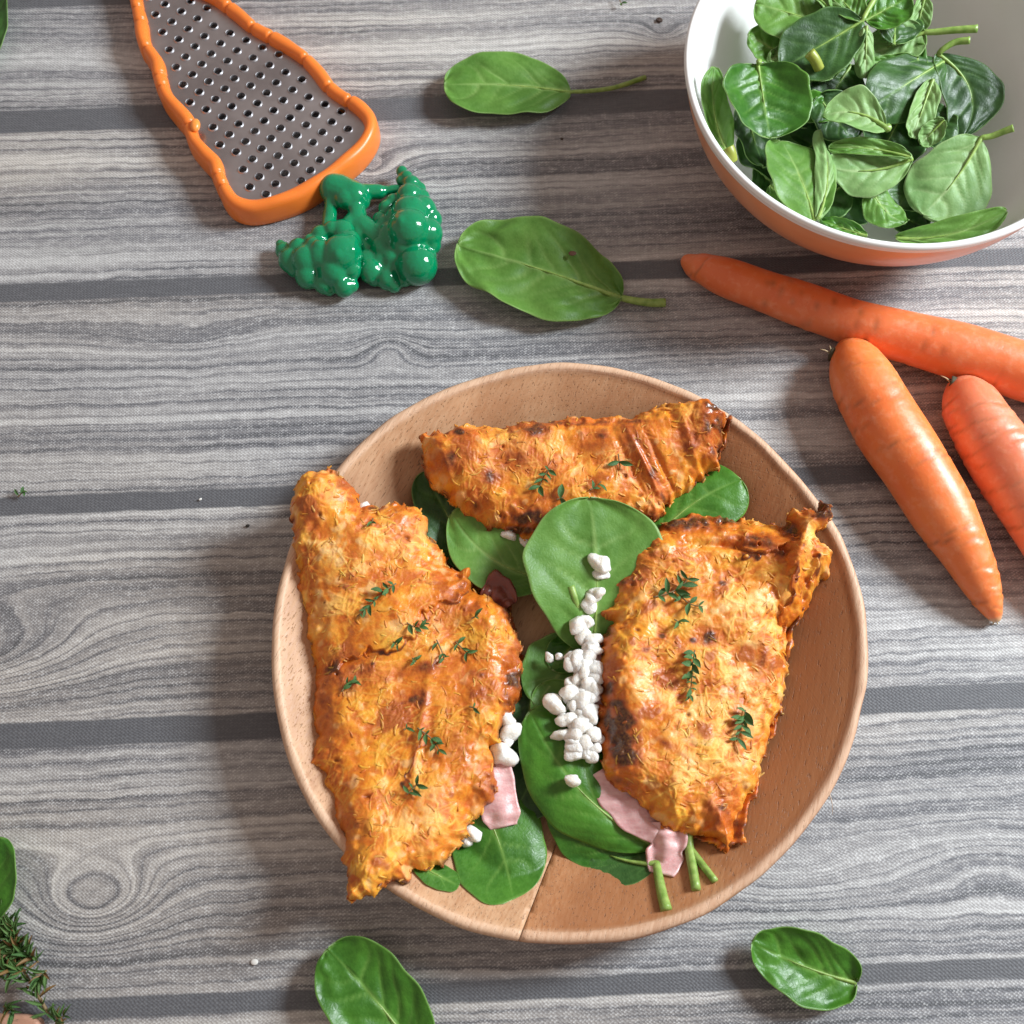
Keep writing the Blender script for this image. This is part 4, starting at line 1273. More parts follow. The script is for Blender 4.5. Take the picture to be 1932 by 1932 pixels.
def bl(b0, t0, zb0, zt0, wpx, face, label, seed, stem=None, **k):
    bu, bv = zb_(*b0); tu, tv = zb_(*t0)
    B, T_ = P(bu, bv, zb0), P(tu, tv, zt0)
    st = [P(*zb_(a, c), z_) for a, c, z_ in stem] if stem else None
    return leaf('spinach_leaf', B, T_, wpx / 2.8657 * PX * 1.12, face, clamp=k.pop('clamp', in_bowl), buckle=k.pop('buckle', 1.9), twist=k.pop('twist', np.random.default_rng(seed).uniform(-.5, .5)), seed=seed, label=label, group=BG, stem=st, nrm=k.pop('nrm', (.15, -.2, 1)), **k)


# deep layer first
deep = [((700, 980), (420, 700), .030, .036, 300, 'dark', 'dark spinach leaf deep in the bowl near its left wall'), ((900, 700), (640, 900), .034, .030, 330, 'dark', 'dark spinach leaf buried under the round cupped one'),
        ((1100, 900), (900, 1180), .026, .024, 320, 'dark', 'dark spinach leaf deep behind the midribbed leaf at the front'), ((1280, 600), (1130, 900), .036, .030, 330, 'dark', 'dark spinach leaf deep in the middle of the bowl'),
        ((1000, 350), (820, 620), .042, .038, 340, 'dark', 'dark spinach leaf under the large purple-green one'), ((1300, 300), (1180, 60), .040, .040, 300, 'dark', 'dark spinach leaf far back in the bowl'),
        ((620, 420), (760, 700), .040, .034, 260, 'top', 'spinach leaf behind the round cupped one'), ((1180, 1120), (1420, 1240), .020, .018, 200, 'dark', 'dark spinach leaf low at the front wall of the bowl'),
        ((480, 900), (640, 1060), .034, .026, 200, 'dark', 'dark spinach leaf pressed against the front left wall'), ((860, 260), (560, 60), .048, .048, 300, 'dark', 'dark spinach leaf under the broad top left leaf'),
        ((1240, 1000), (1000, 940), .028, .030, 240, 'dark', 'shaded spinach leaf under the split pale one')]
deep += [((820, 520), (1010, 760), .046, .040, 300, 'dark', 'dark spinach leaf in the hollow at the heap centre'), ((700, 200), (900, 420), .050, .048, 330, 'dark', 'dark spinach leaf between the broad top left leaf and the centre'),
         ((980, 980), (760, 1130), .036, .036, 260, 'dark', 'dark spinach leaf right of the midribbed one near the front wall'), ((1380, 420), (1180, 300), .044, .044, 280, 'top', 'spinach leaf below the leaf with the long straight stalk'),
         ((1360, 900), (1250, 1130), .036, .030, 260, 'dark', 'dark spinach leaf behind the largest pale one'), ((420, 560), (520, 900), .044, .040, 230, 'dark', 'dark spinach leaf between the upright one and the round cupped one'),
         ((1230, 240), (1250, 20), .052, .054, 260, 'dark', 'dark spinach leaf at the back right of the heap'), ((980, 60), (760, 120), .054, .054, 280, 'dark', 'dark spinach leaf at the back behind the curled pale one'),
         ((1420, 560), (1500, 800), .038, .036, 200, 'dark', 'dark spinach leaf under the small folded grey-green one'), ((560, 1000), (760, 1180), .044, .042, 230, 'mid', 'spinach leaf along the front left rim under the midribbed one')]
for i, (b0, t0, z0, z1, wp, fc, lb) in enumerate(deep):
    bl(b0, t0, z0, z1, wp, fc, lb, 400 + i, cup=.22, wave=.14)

bl((850, 130), (480, 20), .056, .060, 330, 'mid', 'broad spinach leaf at the top left of the bowl heap', 421, cup=.16, wave=.05, arch=.03)
bl((655, 300), (440, 190), .050, .056, 200, 'mid', 'pale spinach leaf lit by the window, leaning on the left bowl wall', 422, cup=.12)
bl((560, 1), (900, 60), .058, .054, 200, 'top', 'spinach leaf at the top edge behind the curled pale one', 423, cup=.25)
bl((790, -40), (950, 105), .064, .060, 70, 'under', 'narrow curled pale leaf edge at the top of the bowl', 424, cup=.3)
bl((1075, 110), (1310, -20), .058, .062, 230, 'top', 'spinach leaf rising at the back centre of the bowl', 425, cup=.18)
bl((1060, 120), (900, -60), .060, .064, 170, 'mid', 'spinach leaf behind the large purple-green one at the top', 436, cup=.2)
bl((1060, 110), (625, 370), .062, .054, 330, 'dark', 'large purple-green spinach leaf slanting across the upper heap', 426, cup=.14, wave=.05, stem=[(1085, 60, .062), (1120, 0, .062)], buckle=1.3)
bl((1080, 140), (1075, 420), .062, .052, 110, 'under', 'narrow bluish leaf edge right of the large purple-green leaf', 427, cup=-.3, wave=.05)
bl((1390, 175), (1085, 300), .050, .046, 230, 'under', 'pale spinach leaf with a long straight stalk reaching over the bowl interior', 428, cup=.12, stem=[(1460, 172, .051), (1560, 162, .053), (1680, 155, .055)], stem_r=.0017, a=.5)
bl((1360, 320), (1090, 340), .047, .050, 60, 'mid', 'thin folded leaf below the long straight stalk', 429, cup=.3, stem_r=.0017)
bl((1400, -30), (1345, 190), .056, .048, 100, 'under', 'pale hanging leaf at the back right of the heap', 430, cup=.2)
bl((1500, 330), (1080, 600), .044, .050, 330, 'dark', 'dark glossy spinach leaf in the centre with a wet shine', 431, cup=-.20, wave=.04, arch=.05)
bl((1470, 290), (1600, 745), .046, .034, 330, 'dark', 'dark round spinach leaf curving along the right of the heap, stalk at the top', 432, cup=.14, bend=.26, stem=[(1500, 262, .048), (1560, 228, .050), (1640, 218, .052)], stem_r=.0016, a=.62, b=.55)
bl((1440, 430), (1330, 745), .048, .042, 130, 'under', 'narrow pale leaf standing left of the dark round one', 433, cup=.2, wave=.06)
bl((1500, 650), (1370, 780), .046, .040, 110, 'under', 'small folded grey-green leaf above the big pale one', 434, cup=.35)
bl((1185, 690), (850, 620), .054, .056, 230, 'under', 'curled pale spinach leaf with a thick white rib in the heap centre', 435, cup=.30, wave=.05, stem=[(1195, 692, .053)], stem_r=.0019, bend=-.12, arch=.04)
bl((495, 345), (560, 742), .062, .056, 455, 'top', 'round glossy cupped spinach leaf in front of the left wall of the bowl', 437, cup=.22, wave=.05, stem=[(500, 330, .064)], a=.42, b=.42, buckle=2.2, veins=5, nt=41)
bl((340, 850), (262, 360), .052, .060, 140, 'mid', 'spinach leaf standing upright against the left wall of the bowl', 438, cup=.2, bend=.08, wave=.03)
bl((800, 1190), (620, 760), .052, .050, 350, 'mid', 'spinach leaf with its midrib running down to the front rim', 439, cup=.12, wave=.04, a=.62, b=.42, bend=-.04, veins=6, nt=41, buckle=1.4)
bl((820, 1180), (830, 700), .053, .050, 110, 'under', 'bluish turned-up edge right of the midribbed leaf', 440, cup=-.25, bend=-.08, wave=.05)
bl((1325, 850), (875, 800), .050, .050, 80, 'mid', 'thin upper half of the split pale leaf', 441, cup=.25, bend=-.06)
bl((1325, 855), (870, 900), .047, .047, 240, 'under', 'pale yellow-green spinach leaf lying in the front centre of the bowl', 442, cup=-.12, bend=.10, stem_r=.0019)
bl((1100, 1000), (1290, 1205), .040, .036, 200, 'mid', 'bluish green leaf folded down under the pale ones at the front', 443, cup=-.2, bend=-.12)
bl((1700, 745), (1385, 1160), .046, .034, 400, 'under', 'largest pale spinach leaf at the right, its underside up and stalk to the right', 444, cup=-.13, wave=.02, stem=[(1760, 735, .047), (1830, 708, .050), (1875, 692, .052)], a=.62, b=.42, bend=.05, veins=5, nt=41, stem_r=.0016)
bl((1240, 1285), (1840, 1140), .036, .050, 140, 'mid', 'long spinach leaf lying along the front right rim inside the bowl', 445, cup=.1, bend=-.09, wave=.03)
bl((1085, 1275), (830, 1190), .052, .050, 70, 'top', 'bright sliver of spinach leaf at the front rim', 446, cup=.2)
bl((700, 620), (900, 560), .046, .044, 160, 'top', 'green leaf in the hollow right of the round cupped one', 447, cup=.2)
bl((800, 385), (690, 450), .052, .052, 70, 'under', 'small pale leaf piece above the round cupped one', 448, cup=.2)
bl((640, 270), (560, 330), .052, .054, 70, 'under', 'pale leaf base beside the window-lit leaf', 449, cup=.2)
for (a0, a1, r, lb) in [((772, 285, .062), (825, 372, .056), .0028, 'yellow cut stalk stub on the large purple-green leaf'), ((330, 800, .070), (352, 870, .066), .0030, 'yellowish cut stalk end sticking over the front left rim of the bowl')]:
    u0, v0 = zb_(a0[0], a0[1]); u1, v1 = zb_(a1[0], a1[1])
    stick(u0, v0, a0[2], u1, v1, a1[2], r, lb, 'stalk_yellow', plate=False)


# ================================================================== CARROTS
def m_carrot(name, c1, c2, c3):
    m = NT(name)
    c = m.coord()
    n1 = m.noise(c, 35, 4, .5)
    n2 = m.noise(c, 260, 3, .6)
    s = m.attr('scar').outputs['Fac']
    tp = m.attr('tip').outputs['Fac']
    col = m.mix(m.mapr(n1, .35, .65), c1, c2)
    col = m.mix(m.mapr(n2, .52, .75, 0, .3), col, c3)
    col = m.mix(m.math('MULTIPLY', s, .55), col, (.42, .12, .04))
    col = m.mix(tp, col, (.62, .42, .22))
    dry = m.mapr(m.noise(c, 120, 4, .65), .54, .76, 0, .30)
    col = m.mix(dry, col, c3)
    v = m.vor(c, 230)
    speck = m.mapr(v, .0, .09, .6, 0)
    col = m.mix(m.math('MULTIPLY', speck, .5), col, (.18, .06, .02))
    h = m.math('ADD', n2, m.math('MULTIPLY', n1, 1.5))
    m.set(base=col, rough=m.mapr(n2, .3, .7, .34, .46), spec=.6, coat=.05, coatr=.45, sss=.35, sssr=(1.0, .32, .08), ssss=.004, normal=m.bump(h, .00035, .5))
    return m.m


def carrot(cl, label, mat, seed, crown=None, zoff=0., tipped=True, scars=26):
    """cl rows: u, v, radius in photo px"""
    rng = np.random.default_rng(seed)
    pts = []
    for u, v, r in cl:
        pts.append((*P(u, v, r * PX * 1.02 + zoff), r * PX))
    c_ = catmull(pts, 170)
    cen, rad = c_[:, :3], np.clip(c_[:, 3], .0004, None)
    na_ = 56
    T = np.gradient(cen, axis=0); T /= np.linalg.norm(T, axis=1)[:, None]
    U = np.array([0, 0, 1.0])[None] - T * T[:, 2:3]; U /= np.linalg.norm(U, axis=1)[:, None]
    B = np.cross(T, U)
    a = np.linspace(0, 2 * pi, na_, endpoint=False)
    seg = np.concatenate([[0], np.cumsum(np.linalg.norm(np.diff(cen, axis=0), axis=1))])
    Lg, Ag = np.meshgrid(seg, a, indexing='ij')
    disp = np.zeros_like(Lg); scar = np.zeros_like(Lg)
    for _ in range(scars + 16):
        l0 = rng.uniform(.01, seg[-1]); a0 = rng.uniform(0, 2 * pi); ext = rng.uniform(.25, .8)
        da = (Ag - a0 + pi) % (2 * pi) - pi
        dl = Lg - l0 - .0012 * np.sin(da * 3)
        g = np.exp(-(da / ext) ** 4) * np.exp(-(dl / .0007) ** 2)
        g2 = np.exp(-(da / ext) ** 4) * np.exp(-((dl - .0016) / .0013) ** 2)
        disp += -g * .0005 + g2 * .00032
        scar = np.maximum(scar, g * rng.uniform(.6, 1.3))
    disp += smooth_noise(Lg.shape, 6, rng) * .00022 + np.sin(seg * 160 + rng.uniform(0, 6))[:, None] * .00018
    R = rad[:, None] * (1 + .0) + disp * np.clip(rad / .008, .2, 1)[:, None]
    V = cen[:, None] + (B[:, None] * np.cos(a)[None, :, None] + U[:, None] * np.sin(a)[None, :, None]) * R[..., None]
    F = [tuple(q) for q in grid_faces(170, na_, True)[:, ::-1]] + [tuple(range(na_)), tuple(range(170 * na_ - 1, 169 * na_ - 1, -1))]
    tip = np.zeros_like(Lg)
    if tipped:
        tip = np.clip((Lg - (seg[-1] - .0035)) / .002, 0, 1)
    base = cen[0]
    root = empty('carrot', (cen[80][0], cen[80][1], 0), label, 'carrot', 'raw carrots beside the plate')
    off = np.array([cen[80][0], cen[80][1], 0])
    obj('carrot_root', mesh('carrot_root', V.reshape(-1, 3) - off, F, mat, attrs={'scar': scar.ravel(), 'tip': tip.ravel()}), root)
    if crown is not None:
        (u0, v0), (u1, v1), zc = crown
        a_, b_ = P(u0, v0, zc), P(u1, v1, zc - .002)
        v, f = tube(catmull([a_, (a_ + b_) / 2 + [0, 0, .0012], b_], 8), [.0034, .0036, .0034, .0032, .0028, .0024, .002, .0012], 12)
        v = v + np.random.default_rng(seed).normal(0, .00015, v.shape)
        obj('carrot_crown', mesh('carrot_crown', v - off, f, MAT['crown']), root, 'dark dried stalk end')
        for k in range(4):
            e = a_ + np.array([rng.uniform(-.006, .004), rng.uniform(.0, .005), rng.uniform(.0, .003)])
            v, f = tube(catmull([a_, (a_ + e) / 2 + [0, 0, .001], e], 6), np.linspace(.0005, .0002, 6), 6)
            obj('dry_fibre', mesh('dry_fibre', v - off, f, MAT['fibre']), root)
    if tipped:
        for k in range(3):
            a_ = cen[-1]; e = a_ + T[-1] * .0018 + np.array([rng.uniform(-.002, .001), rng.uniform(-.001, .001), -.001])
            v, f = tube(catmull([a_ - T[-1] * .001, (a_ + e) / 2, e], 6), np.linspace(.0005, .0002, 6), 6)
            obj('root_tip', mesh('root_tip', v - off, f, MAT['fibre']), root)
    return root


MAT['crown'] = plain('dried_crown', (.055, .05, .025), .8)
MAT['fibre'] = plain('dry_fibre', (.50, .38, .22), .7)
mc1 = m_carrot('carrot_skin', (.76, .16, .040), (.82, .21, .065), (.88, .42, .24))
mc2 = m_carrot('carrot_skin_bright', (.82, .175, .035), (.88, .235, .060), (.92, .46, .26))
mc3 = m_carrot('carrot_skin_pink', (.74, .19, .085), (.80, .26, .13), (.90, .50, .36))


def zc_(x, y, r):
    return (x / 2.56 + 1257.8, y / 2.56 + 452.8, r / 2.56 * .96)


c1 = [(82, 98, 8), (90, 100, 28), (104, 106, 46), (135, 122, 66), (180, 138, 82), (300, 182, 104), (600, 290, 114), (900, 400, 122), (1200, 480, 136), (1500, 562, 144), (1726, 632, 146), (1950, 705, 140), (2250, 800, 120)]
carrot([zc_(*q) for q in c1], 'longest carrot, lying behind the others just below the bowl', mc1, 61, tipped=False, scars=40)
c2 = [(868, 522, 12), (874, 532, 60), (888, 556, 100), (915, 610, 138), (960, 710, 163), (1070, 905, 171), (1200, 1100, 166), (1330, 1312, 148), (1440, 1505, 121), (1520, 1665, 88), (1565, 1765, 60), (1584, 1815, 38), (1590, 1835, 20)]
carrot([zc_(*q) for q in c2], 'middle carrot in full view with its pale tip pointing down right', mc2, 62, crown=((1567, 668), (1575, 676), .012), scars=34)
c3 = [(1430, 700, 14), (1434, 708, 60), (1444, 740, 104), (1470, 800, 140), (1530, 910, 162), (1640, 1080, 168), (1780, 1310, 158), (1900, 1530, 132), (2000, 1740, 90), (2060, 1880, 40)]
carrot([zc_(*q) for q in c3], 'pinkish carrot at the right edge with dried fibres on its top', mc3, 63, crown=((1793, 722), (1802, 730), .014), tipped=False, scars=34)

# ================================================================== GRATER
def zg(x, y):
    return (x / 2.8236 + 201.2, y / 2.8236)


gl = [(120, -180), (140, -60), (155, 20), (172, 95), (180, 160), (195, 215), (235, 275), (262, 320), (272, 380), (290, 440), (318, 500), (370, 560), (425, 625), (440, 680), (462, 735), (520, 800), (568, 850), (586, 910), (612, 970),
      (650, 1035), (700, 1072), (780, 1082), (900, 1058), (1030, 1005), (1160, 925), (1290, 825), (1370, 742), (1404, 668), (1390, 600), (1330, 540), (1250, 495), (1180, 440), (1120, 360), (1050, 290), (960, 225), (870, 175), (770, 120),
      (690, 50), (600, -15), (500, -70), (380, -140), (250, -200)]
ZG = .0145
gp = np.array([P(*zg(*q), ZG) for q in gl])
gpc = np.vstack([gp[-2:], gp, gp[:3]])
cur = catmull(gpc, 45 * 12 + 1)
k0 = int(np.argmin(np.linalg.norm(cur[:60] - gp[0], axis=1)))
# closed path: resample evenly
seg_pts = []
m_ = len(gp)
for i in range(m_):
    a_, b_, c_, d_ = gp[(i - 1) % m_], gp[i], gp[(i + 1) % m_], gp[(i + 2) % m_]
    for f_ in np.linspace(0, 1, 14, endpoint=False):
        seg_pts.append(.5 * ((2 * b_) + (c_ - a_) * f_ + (2 * a_ - 5 * b_ + 4 * c_ - d_) * f_ * f_ + (3 * b_ - a_ - 3 * c_ + d_) * f_ ** 3))
seg_pts = np.array(seg_pts)
ln_ = np.concatenate([[0], np.cumsum(np.linalg.norm(np.diff(np.vstack([seg_pts, seg_pts[:1]]), axis=0), axis=1))])
NG = 620
sN = np.linspace(0, ln_[-1], NG, endpoint=False)
pth = np.stack([np.interp(sN, ln_, np.append(seg_pts[:, k], seg_pts[0, k])) for k in range(3)], -1)
for _ in range(3):
    pth = (np.roll(pth, 1, 0) + 2 * pth + np.roll(pth, -1, 0)) / 4
T = np.roll(pth, -1, 0) - np.roll(pth, 1, 0); T /= np.linalg.norm(T, axis=1)[:, None]
Nn = np.stack([-T[:, 1], T[:, 0], 0 * T[:, 0]], -1)
gc = pth.mean(0)
sgn = np.sign(((pth - gc) * Nn).sum(1).mean())
Nn *= sgn    # outward
grv = [(172, 100), (205, 235), (270, 385), (290, 445), (452, 650), (586, 915), (612, 975), (770, 125), (870, 178), (1060, 295), (1185, 445), (1290, 520), (155, 30), (640, 20)]
dip = np.zeros(NG)
for q in grv:
    g3 = P(*zg(*q), ZG)
    k = int(np.argmin(np.linalg.norm(pth - g3, axis=1)))
    dd = np.abs(sN - sN[k]); dd = np.minimum(dd, ln_[-1] - dd)
    dip += np.exp(-(dd / .0008) ** 2)
hw = .0036
cs = []   # cross section: (offset outward, z)
for o_, z_ in [(-.75, .0035), (-.95, .0060), (-1.0, .0090), (-.96, .0118), (-.80, .0136), (-.45, .0147), (0, .0151), (.42, .0147), (.76, .0136), (.95, .0115), (1.04, .0085), (1.12, .0045), (1.12, .0012), (1.0, .0003), (.4, .0001), (-.4, .0001), (-.7, .0012)]:
    cs.append((o_ * hw, z_))
cs = np.array(cs)
bul = 1 + .07 * np.sin(sN * 190) - .22 * dip
Vg = pth[:, None] * np.array([1, 1, 0]) + Nn[:, None] * (cs[:, 0][None, :, None] * bul[:, None, None])
Vg[..., 2] = cs[:, 1][None] - (.0013 * dip)[:, None] * (cs[:, 1] > .008)[None] + .0002 * np.sin(sN * 300)[:, None] * (cs[:, 1] > .012)[None]
ncs = len(cs)
i = np.arange(NG)[:, None]; j = np.arange(ncs)[None]
Fg_ = np.stack([i * ncs + j, i * ncs + (j + 1) % ncs, ((i + 1) % NG) * ncs + (j + 1) % ncs, ((i + 1) % NG) * ncs + j], -1).reshape(-1, 4)
if sgn > 0:
    Fg_ = Fg_[:, ::-1]
groot_at = np.array([gc[0], gc[1], 0])
groot = empty('hand_grater', groot_at, 'metal grater in a carrot-shaped orange plastic frame at the top left', 'grater')


def m_plastic(name, col, rough, sss=.15):
    m = NT(name)
    c = m.coord()
    n_ = m.noise(c, 60, 3)
    m.set(base=m.mix(m.mapr(n_, .3, .7), col, tuple(min(1, x * 1.12) for x in col)), rough=m.mapr(n_, .3, .7, rough, rough + .08), sss=sss, sssr=(1, .4, .1), ssss=.003)
    return m.m


obj('orange_frame', mesh('orange_frame', Vg.reshape(-1, 3) - groot_at, Fg_, m_plastic('orange_plastic', (.82, .205, .03), .32)), groot)
nub = P(*zg(472, 668), .015)
obj('frame_nub', mesh('frame_nub', ico()[0] * np.array([.0026, .0040, .0022]) + nub - groot_at, ico()[1], m_plastic('orange_plastic_nub', (.85, .28, .05), .3)), groot)

# perforated sheet through a filled 2D curve
inner = pth - Nn * (hw * .35)
ZP = .0092
lat_o = np.array([1250., 598.]); la = np.array([-86.5, -38.5]); lb_ = np.array([-50., 55.])
holes = []
ipoly = inner[::6, :2]
for a in range(-3, 26):
    for b in range(-18, 16):
        q = lat_o + la * a + lb_ * b
        if not (-260 < q[1] < 1100):
            continue
        p = P(*zg(*q), ZP)
        if poly_sdf(np.array([p[0]]), np.array([p[1]]), ipoly)[0] > .0050:
            holes.append(p)
cu = bpy.data.curves.new('sheet', 'CURVE')
cu.dimensions = '2D'; cu.fill_mode = 'BOTH'; cu.extrude = .00025; cu.resolution_u = 1


def spline(pts_):
    sp_ = cu.splines.new('POLY'); sp_.points.add(len(pts_) - 1)
    for k, q in enumerate(pts_):
        sp_.points[k].co = (float(q[0] - groot_at[0]), float(q[1] - groot_at[1]), 0, 1)
    sp_.use_cyclic_u = True


spline(inner[::4])
HR = .0023
for p in holes:
    spline([(p[0] + HR * cos(t), p[1] + HR * sin(t)) for t in np.linspace(0, 2 * pi, 16, endpoint=False)])
tmp = bpy.data.objects.new('tmp', cu); COL.objects.link(tmp)
bpy.context.view_layer.update()
dg = bpy.context.evaluated_depsgraph_get()
sm = bpy.data.meshes.new_from_object(tmp.evaluated_get(dg))
bpy.data.objects.remove(tmp)
sm.transform(Matrix.Translation((0, 0, ZP)))


def m_steel():
    m = NT('scuffed_steel')
    c = m.coord()
    n1 = m.noise(c, 30, 4, .6); n2 = m.noise(m.mapping(c, (1, 12, 1), rot=(0, 0, .6)), 300, 2)
    col = m.mix(m.mapr(n1, .3, .7), (.30, .275, .285), (.50, .47, .48))
    m.set(base=col, metal=.9, rough=m.mapr(n1, .3, .7, .20, .38), normal=m.bump(n2, .0001, .4))
    return m.m


st_m = m_steel()
sm.materials.clear(); sm.materials.append(st_m)
obj('perforated_sheet', sm, groot)
# burr round each hole
rngg = np.random.default_rng(8)
variants = []
for k in range(4):
    na_ = 20
    a = np.linspace(0, 2 * pi, na_, endpoint=False)
    prof_ = [(HR * 1.17, .00026), (HR * 1.07, .00050), (HR * 1.01, .00090), (HR * .96, .00095), (HR * .93, .0005), (HR * .93, -.0006)]
    V = []
    for r_, z_ in prof_:
        jag = 1 + (.18 * np.sin(a * 4 + rngg.uniform(0, 6)) + .1 * rngg.normal(size=na_)) * (z_ > .0008)
        V.append(np.stack([r_ * np.cos(a), r_ * np.sin(a), z_ * jag], -1))
    variants.append(mesh('grating_tooth', np.vstack(V), grid_faces(len(prof_), na_, True)[:, ::-1], plain('tooth_steel', (.42, .41, .43), .50, metal=.9) if k == 0 else variants[0].materials[0]))
for k, p in enumerate(holes):
    o = obj('grating_tooth', variants[k % 4], groot)
    o.location = (float(p[0] - groot_at[0]), float(p[1] - groot_at[1]), ZP)
    o.rotation_euler = (0, 0, rngg.uniform(0, 6))


# ================================================================== GREEN PLASTIC BROCCOLI
def zq(x, y):
    return (x / 5.486 + 503.1, y / 5.486 + 301.9)


balls = [  # x, y, radius in the close-up, height of centre (mm)
    (180, 940, 75, 5), (260, 1040, 110, 6), (330, 920, 90, 8), (430, 1200, 110, 6), (420, 1040, 130, 9), (300, 1120, 80, 5), (560, 780, 85, 10), (680, 720, 75, 12), (790, 740, 100, 11), (850, 860, 110, 11), (780, 980, 165, 12), (870, 1130, 95, 9), (700, 1150, 130, 9),
    (580, 1000, 140, 10), (600, 1280, 90, 5), (650, 1360, 42, 4), (800, 1310, 90, 6), (880, 1300, 60, 6), (500, 900, 85, 12), (440, 820, 45, 11), (140, 870, 40, 6), (930, 1000, 45, 8),
    (1400, 120, 52, 8), (1450, 175, 55, 9), (1390, 210, 45, 8), (1500, 250, 75, 9), (1580, 300, 60, 8), (1600, 390, 75, 9), (1480, 380, 110, 11), (1310, 420, 60, 10), (1610, 520, 120, 11), (1480, 560, 150, 14), (1700, 620, 95, 9), (1660, 760, 130, 12),
    (1480, 720, 170, 16), (1330, 600, 85, 12), (1230, 680, 90, 9), (1300, 800, 130, 9), (1420, 880, 110, 12), (1700, 880, 85, 9), (1560, 920, 110, 10), (1560, 1090, 165, 9), (1710, 990, 42, 10), (1300, 1010, 100, 8), (1290, 1140, 75, 6), (1250, 1230, 95, 5), (1320, 1300, 62, 4),
    (1180, 620, 70, 9), (1150, 760, 85, 9), (1200, 900, 100, 9), (1190, 1040, 80, 7), (1020, 800, 60, 7), (1240, 500, 70, 9), (1430, 1240, 60, 4), (1080, 1150, 105, 6), (1040, 1040, 95, 6), (1120, 1230, 65, 4), (1060, 930, 70, 5), (980, 900, 50, 5)]
stems = [((700, 300, 9), (900, 380, 9), 110), ((1000, 700, 7), (1150, 820, 8), 90), ((950, 560, 8), (820, 700, 9), 60), ((680, 250, 9), (655, 640, 8), 48), ((640, 300, 9), (760, 250, 10), 70), ((760, 270, 10), (900, 340, 11), 85), ((820, 400, 11), (960, 420, 8), 80), ((900, 320, 10), (1160, 330, 7), 55), ((930, 520, 9), (960, 780, 8), 62), ((960, 780, 7), (1060, 960, 6), 60), ((1120, 330, 6), (1360, 300, 7), 35), ((650, 560, 7), (640, 700, 9), 50)]


def voxel_obj(name, parts_, mat, parent, origin, vox=.00052, label=None):
    V, F = join(parts_)
    o = obj(name, mesh(name, V - origin, F, mat), parent, label)
    r_ = o.modifiers.new('fuse', 'REMESH'); r_.mode = 'VOXEL'; r_.voxel_size = vox; r_.use_smooth_shade = True
    s_ = o.modifiers.new('soften', 'SMOOTH'); s_.factor = .5; s_.iterations = 22
    return o


gm_ = NT('glossy_green_plastic')
gm_.set(base=(.0, .215, .085), rough=.13, sss=.25, sssr=(.1, 1, .4), ssss=.002, coat=.5, coatr=.05,
        normal=gm_.bump(gm_.noise(gm_.coord(), 240, 2), .0008, .5))
v0, f0 = ico()
rngb = np.random.default_rng(77)
bo = P(*zq(950, 900), 0)
brc = empty('plastic_broccoli', bo, 'glossy green plastic broccoli lying at the foot of the grater', 'plastic broccoli')
hL, hR = [], []
for x, y, r, zc in balls:
    dst = hL if x < 950 else hR
    zc = zc / 1000.
    dst.append((v0 * r / 5.486 * PX * 1.38 + P(*zq(x, y), zc), f0))
    for _ in range(int(r / 45)):   # knobs on each lump
        d_ = rngb.normal(size=3); d_[2] = abs(d_[2]); d_ /= np.linalg.norm(d_)
        rk = r * rngb.uniform(.3, .6)
        dst.append((v0 * rk / 5.486 * PX + P(*zq(x, y), zc) + d_ * r / 5.486 * PX * .95, f0))
voxel_obj('floret_head', hL, gm_.m, brc, bo, label='smaller left head')
voxel_obj('floret_head', hR, gm_.m, brc, bo, label='larger right head')
sp_ = []
for (x0, y0, z0), (x1, y1, z1), r in stems:
    a_, b_ = P(*zq(x0, y0), z0 / 1000), P(*zq(x1, y1), z1 / 1000)
    r_ = r / 5.486 * PX * 1.6
    sp_.append(tube(catmull([a_, (a_ + b_) / 2, b_], 8), r_, 14)); sp_.append((v0 * r_ + a_, f0)); sp_.append((v0 * r_ + b_, f0))
voxel_obj('stalks', sp_, gm_.m, brc, bo, label='smooth branching stalks')

# ================================================================== THYME BUNCH, CRUMBS, BOARD
TB = 'thyme sprigs of the bunch at the lower left'


def zt(x, y):
    return (x / 4.572, 3000 / 1.9876 + y / 4.572)


rt = np.random.default_rng(91)
bunch = [([(430, 1870), (330, 1690), (255, 1560), (180, 1430), (120, 1330)], 'thyme sprig with the bare reddish stem running to the bottom edge'), ([(220, 1440), (140, 1330), (60, 1200), (0, 1090)], 'thyme sprig at the upper left of the bunch'),
         ([(330, 1400), (250, 1330), (140, 1300), (20, 1280)], 'thyme sprig with a browned tip at the right of the bunch'), ([(200, 1480), (100, 1460), (0, 1430), (-80, 1400)], 'thyme sprig across the lower bunch'), ([(120, 1400), (90, 1250), (70, 1100), (40, 960)], 'tallest thyme sprig of the bunch, pointing up'),
         ([(60, 1500), (20, 1380), (-30, 1260), (-60, 1100)], 'thyme sprig at the left edge inside the bunch'), ([(180, 1380), (180, 1280), (150, 1180), (130, 1060)], 'leafy thyme sprig in the middle of the bunch'), ([(30, 1780), (80, 1800), (130, 1820)], 'small thyme tip left of the bare stem'),
         ([(480, 1930), (500, 1890), (560, 1860)], 'thyme tip at the bottom edge right of the stem'), ([(400, 1470), (360, 1520), (330, 1560)], 'single drooping thyme pair right of the bunch'), ([(40, 1560), (90, 1500), (130, 1440)], 'short thyme sprig under the bunch')]
for i, (pl, lb) in enumerate(bunch):
    z0 = .004 + .0022 * (i % 4)
    pts_ = [P(*zt(*q), z0 + .002 * sin(k * 1.3)) for k, q in enumerate(pl)]
    npair = 24 if len(pl) > 3 else 6
    if i == 0:
        npair = 11
    thyme(pts_, npair, 27, lb, 500 + i, slim=.42, tmat=('thyme_fresh', 'thyme_fresh', 'thyme_fresh', 'thyme', 'thyme_dry'), group=TB, lean=1.1, stemr=.0008 if i == 0 else .0004)
MAT['red_stem'] = plain('reddish_stem', (.25, .11, .06), .6)
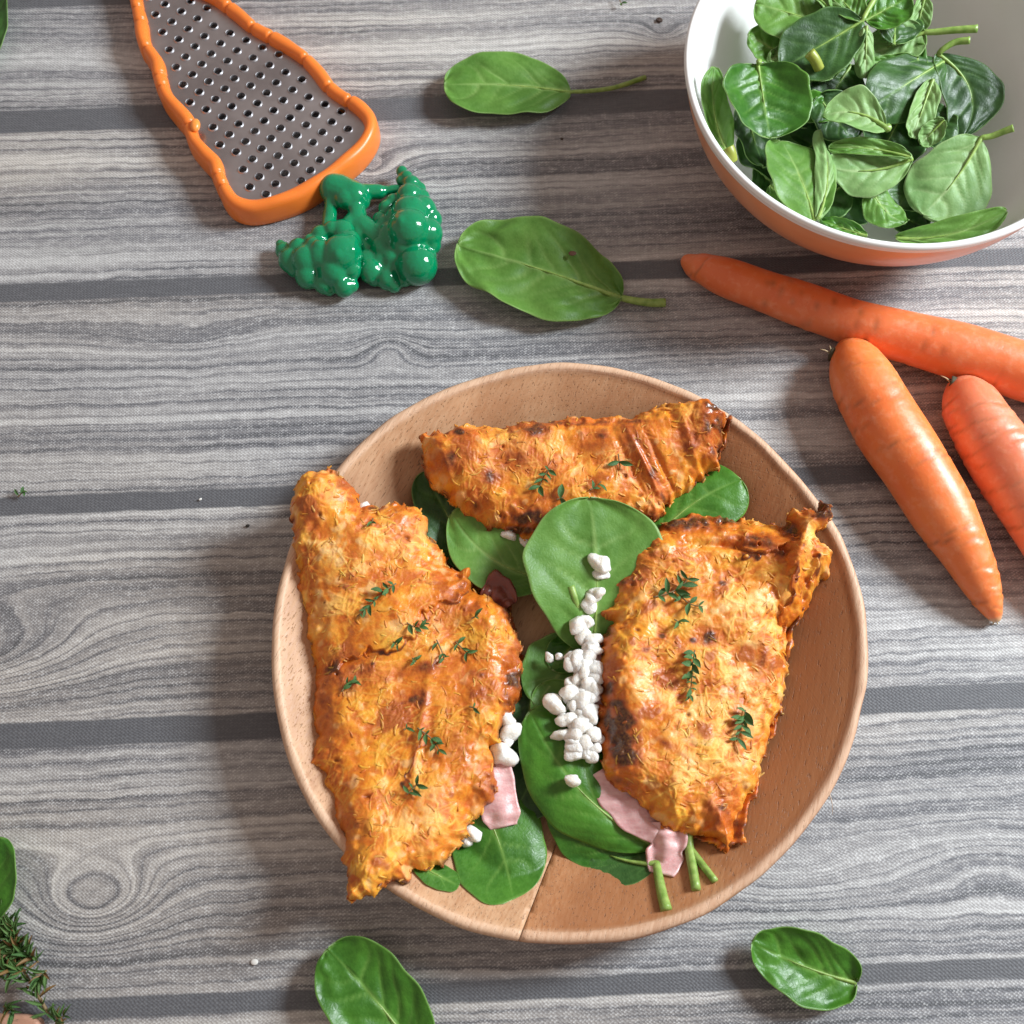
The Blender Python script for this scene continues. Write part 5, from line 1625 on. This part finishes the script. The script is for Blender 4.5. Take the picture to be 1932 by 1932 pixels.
thyme([P(34, 938, .001), P(40, 931, .002), P(48, 928, .002)], 3, 12, 'tiny green thyme tip alone on the cloth near the left edge', 600, group=None)
thyme([P(1166, -8, .003), P(1170, 2, .003), P(1174, 10, .002)], 2, 12, 'dark thyme tip at the top edge left of the bowl', 601, group=None)
CR = 'crumbs on the cloth'
v0c, f0c = ico()
for i, (u, v, r, mt, lb, ct) in enumerate([(480, 1815, 5, (.8, .78, .74), 'white crumb on the cloth right of the printed knot', 'crumb'), (467, 992, 3.5, (.03, .025, .02), 'dark speck on the cloth left of the plate', 'crumb'), (1244, 38, 7, (.06, .035, .025), 'dark brown crumb near the top edge left of the bowl', 'crumb'),
                                           (908, 130, 3, (.05, .04, .03), 'tiny dark crumb above the upper loose leaf', 'crumb'), (1060, 262, 3, (.05, .03, .02), 'tiny brown crumb under the upper loose leaf', 'crumb'), (378, 942, 3, (.7, .68, .64), 'tiny pale crumb on the dark printed gap at the left', 'crumb')]):
    rr_ = np.random.default_rng(700 + i)
    vv = v0c * (1 + .25 * np.cos(v0c @ rr_.normal(size=3) * 3))[:, None] * r * PX * np.array([1, .8, .5])
    p = P(u, v, r * PX * .35)
    obj('crumb', mesh('crumb', vv, f0c, plain('crumb_%d' % i, mt, .7)), None, lb, ct, CR, None, tuple(map(float, p)))
for i, (u, v, key) in enumerate([(673, 914, 'left'), (652, 902, 'left'), (1345, 770, 'top'), (1368, 779, 'top')]):
    pass
# board corner in the lower left
bm = bmesh.new()
pc = [P(-120, 1908, 0), P(60, 1912, 0), P(84, 1920, 0), P(92, 1945, 0), P(60, 2060, 0), P(-120, 2060, 0)]
vs = [bm.verts.new((q[0], q[1], .0002)) for q in pc]
fc = bm.faces.new(vs)
r_ = bmesh.ops.extrude_face_region(bm, geom=[fc])
bmesh.ops.translate(bm, verts=[g for g in r_['geom'] if isinstance(g, bmesh.types.BMVert)], vec=(0, 0, .0075))
bmesh.ops.recalc_face_normals(bm, faces=bm.faces)
bmesh.ops.bevel(bm, geom=bm.edges[:], offset=.0016, segments=3, profile=.6, affect='EDGES')
me = bpy.data.meshes.new('wooden_board'); bm.to_mesh(me); bm.free()
me.materials.append(m_wood('pinkish_board_wood', (.50, .27, .19), (.62, .38, .28), (.7, .5, .4), .2))
me.polygons.foreach_set('use_smooth', [True] * len(me.polygons))
obj('wooden_board', me, None, 'corner of a pinkish wooden board at the bottom left corner', 'board')
